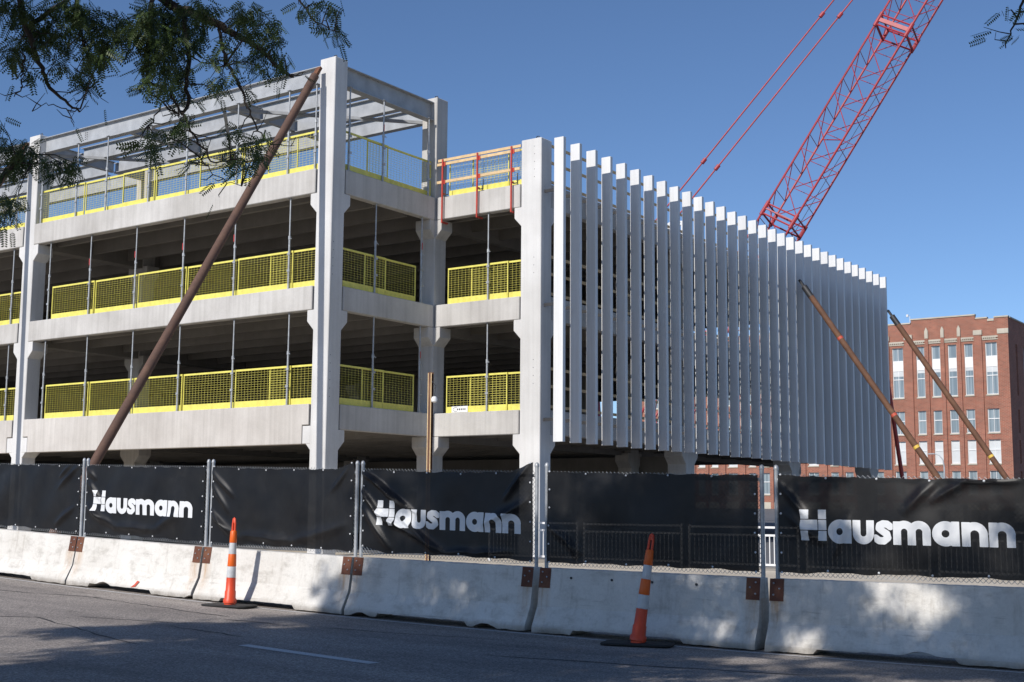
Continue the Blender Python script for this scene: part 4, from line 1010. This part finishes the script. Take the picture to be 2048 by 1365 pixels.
def tree(base, H, rad, cx, label, nleaf, seed, extra=False, zc=None):
    r_ = random.Random(seed); bx, by = base; z0 = .2
    t = thing('locust_tree', label, 'tree', (bx, by, z0), 0, 'street trees along the near kerb')
    B0 = Vector((bx, by, z0)); top = Vector((bx + (cx[0]-bx)*.35, by + (cx[1]-by)*.35, H*.5))
    tr = MB(); pts = [B0 - Vector((0,0,.3)), B0 + Vector((.02,.03,.6)), B0.lerp(top, .5) + Vector((.08,-.05,0)), top]
    tr.tube([p-B0 for p in pts], [.24,.19,.16,.12], 12); tr.build('trunk', BARK, t, True)
    lm = MB(); P = []; Dr = []
    zc = zc or H*.68; hz = H-zc
    tips = []
    for k in range(56):
        for _ in range(56):
            u = Vector((r_.gauss(0,1), r_.gauss(0,1), r_.gauss(0,.9))).normalized()*(r_.random()**.5)
            e = Vector((cx[0]+u.x*rad[0], cx[1]+u.y*rad[1], zc+u.z*hz))
            if clear_of_view(e): break
        else: continue
        s_ = top.lerp(B0, r_.uniform(0, .25)); mid = s_.lerp(e, .5) + Vector((0, 0, .12*(e-s_).length*r_.random()))
        for _ in range(6):
            if not clear_of_view(mid): mid.z += .5
        L = [s_, s_.lerp(mid, .5)+Vector((0,0,.1)), mid, mid.lerp(e, .5)+Vector((0,0,.08)), e]
        r0 = r_.uniform(.05, .09); lm.tube([q-B0 for q in L], [r0, r0*.8, r0*.55, r0*.35, r0*.15], 6, False)
        for j in range(10):
            a = L[2].lerp(e, r_.random()) ; v = Vector((r_.gauss(0,1), r_.gauss(0,1), r_.gauss(-.1,.6))).normalized()*r_.uniform(.5, 1.5)
            if clear_of_view(a+v) and clear_of_view(a):
                lm.tube([a-B0, a+v*.5+Vector((0,0,.06))-B0, a+v-B0], [.018,.011,.004], 4, False); tips.append((a, a+v))
    per = max(1, nleaf//max(1, len(tips)))
    for a, b in tips:
        for _ in range(per):
            k = r_.random()**.6; q = a.lerp(b, k) + Vector((r_.gauss(0,.12), r_.gauss(0,.12), r_.gauss(0,.10)))
            if not clear_of_view(q): continue
            P.append(q-B0); Dr.append((r_.gauss(0,1), r_.gauss(0,1), r_.gauss(-.2,.5)))
    lm.build('limb', BARK, t, True)
    me = leaf_mesh('crown', np.array([tuple(p) for p in P]), np.array(Dr), leaf_template(3, .09, .05, .22), rng.uniform(1.0, 1.6, len(P)), LEAF, .25)
    c_ = place('crown', me, t)
    if extra:
        lb = MB(); P = []; Dr = []; segs = []
        for L, r0, r1 in (LIMBS if extra == 1 else LIMBS2):
            n = len(L); pts = []; rad_ = []
            for i in range(n-1):
                for k in range(3):
                    a = Vector(L[i]).lerp(Vector(L[i+1]), k/3); j = .006
                    pts.append(a + Vector((r_.gauss(0,j), r_.gauss(0,j), r_.gauss(0,j)))); rad_.append((r0+(r1-r0)*((i+k/3)/(n-1)))*.52)
            pts.append(Vector(L[-1])); rad_.append(r1*.52)
            lb.tube([p-B0 for p in pts], rad_, 7, True); segs += pts
            for i, p in enumerate(pts[2:]):
                if r_.random() < .4:     # short spur twigs
                    v = Vector((r_.gauss(0,1), r_.gauss(0,1), r_.gauss(-.2,.8))).normalized()*r_.uniform(.05, .18)
                    lb.tube([p-B0, p+v*.6-B0, p+v+Vector((r_.gauss(0,.03),0,.03))-B0], [.004,.003,.0015], 4, False)
                    for _ in range(r_.choice((0,0,1,2))): P.append(p+v-B0); Dr.append((v.x+r_.gauss(0,.02), v.y+r_.gauss(0,.02), v.z))
        # joins up to the crown
        for L in ((LIMBS[0][0], LIMBS[1][0], LIMBS[5][0], LIMBS[7][0], LIMBS[10][0], LIMBS[17][0], LIMBS[18][0]) if extra == 1 else (LIMBS2[0][0],)):
            a = Vector(L[0]) if L is not LIMBS[1][0] else Vector(L[-1]); b = top + Vector((0,0,-.3))
            lb.tube([a-B0, a.lerp(b,.3)+Vector((0,0,.9))-B0, a.lerp(b,.65)+Vector((0,0,.8))-B0, b-B0], [.03,.05,.07,.09], 7, False)
        for x, y, z, rr_, n in (LC if extra == 1 else LC2):
            c = Vector((x, y, z)); near = min(segs, key=lambda q: (q-c).length)
            if (near-c).length > .06: lb.tube([near-B0, near.lerp(c,.5)+Vector((0,0,.03))-B0, c-B0], [.006,.004,.002], 4, False)
            for _ in range(int(n*(1.15 if x > -8.0 else .8))):
                o = Vector((r_.gauss(0,.55), r_.gauss(0,.55), r_.gauss(0,.5)))*rr_
                if o.length > 1.25*rr_: continue
                P.append(c+o-B0); Dr.append((r_.gauss(0,1), r_.gauss(0,1), r_.gauss(-.5,.6)))
        lb.build('drooping_limb', BARK, t, True)
        me = leaf_mesh('drooping_foliage', np.array([tuple(p) for p in P]), np.array(Dr), leaf_template(8, .025, .011, .11), rng.uniform(.7, 1.25, len(P)), LEAF, .5)
        place('drooping_foliage', me, t)
    return t
tree((-10.4, -1.6), 13.4, (5.0, 6.2), (-9.1, 1.3), 'locust tree whose dark drooping branches hang into the top left corner', 36000, 11, 1, 7.9)
tree((1.8, -1.6), 13.6, (6.2, 6.2), (-.8, 1.0), 'locust tree whose twig tip hangs into the top right corner', 42000, 12, 2, 7.9)
tree((9.5, -1.2), 11.0, (4.5, 4.5), (8.8, .3), 'locust tree past the right edge shading the road', 6000, 13, 0, 7.4)
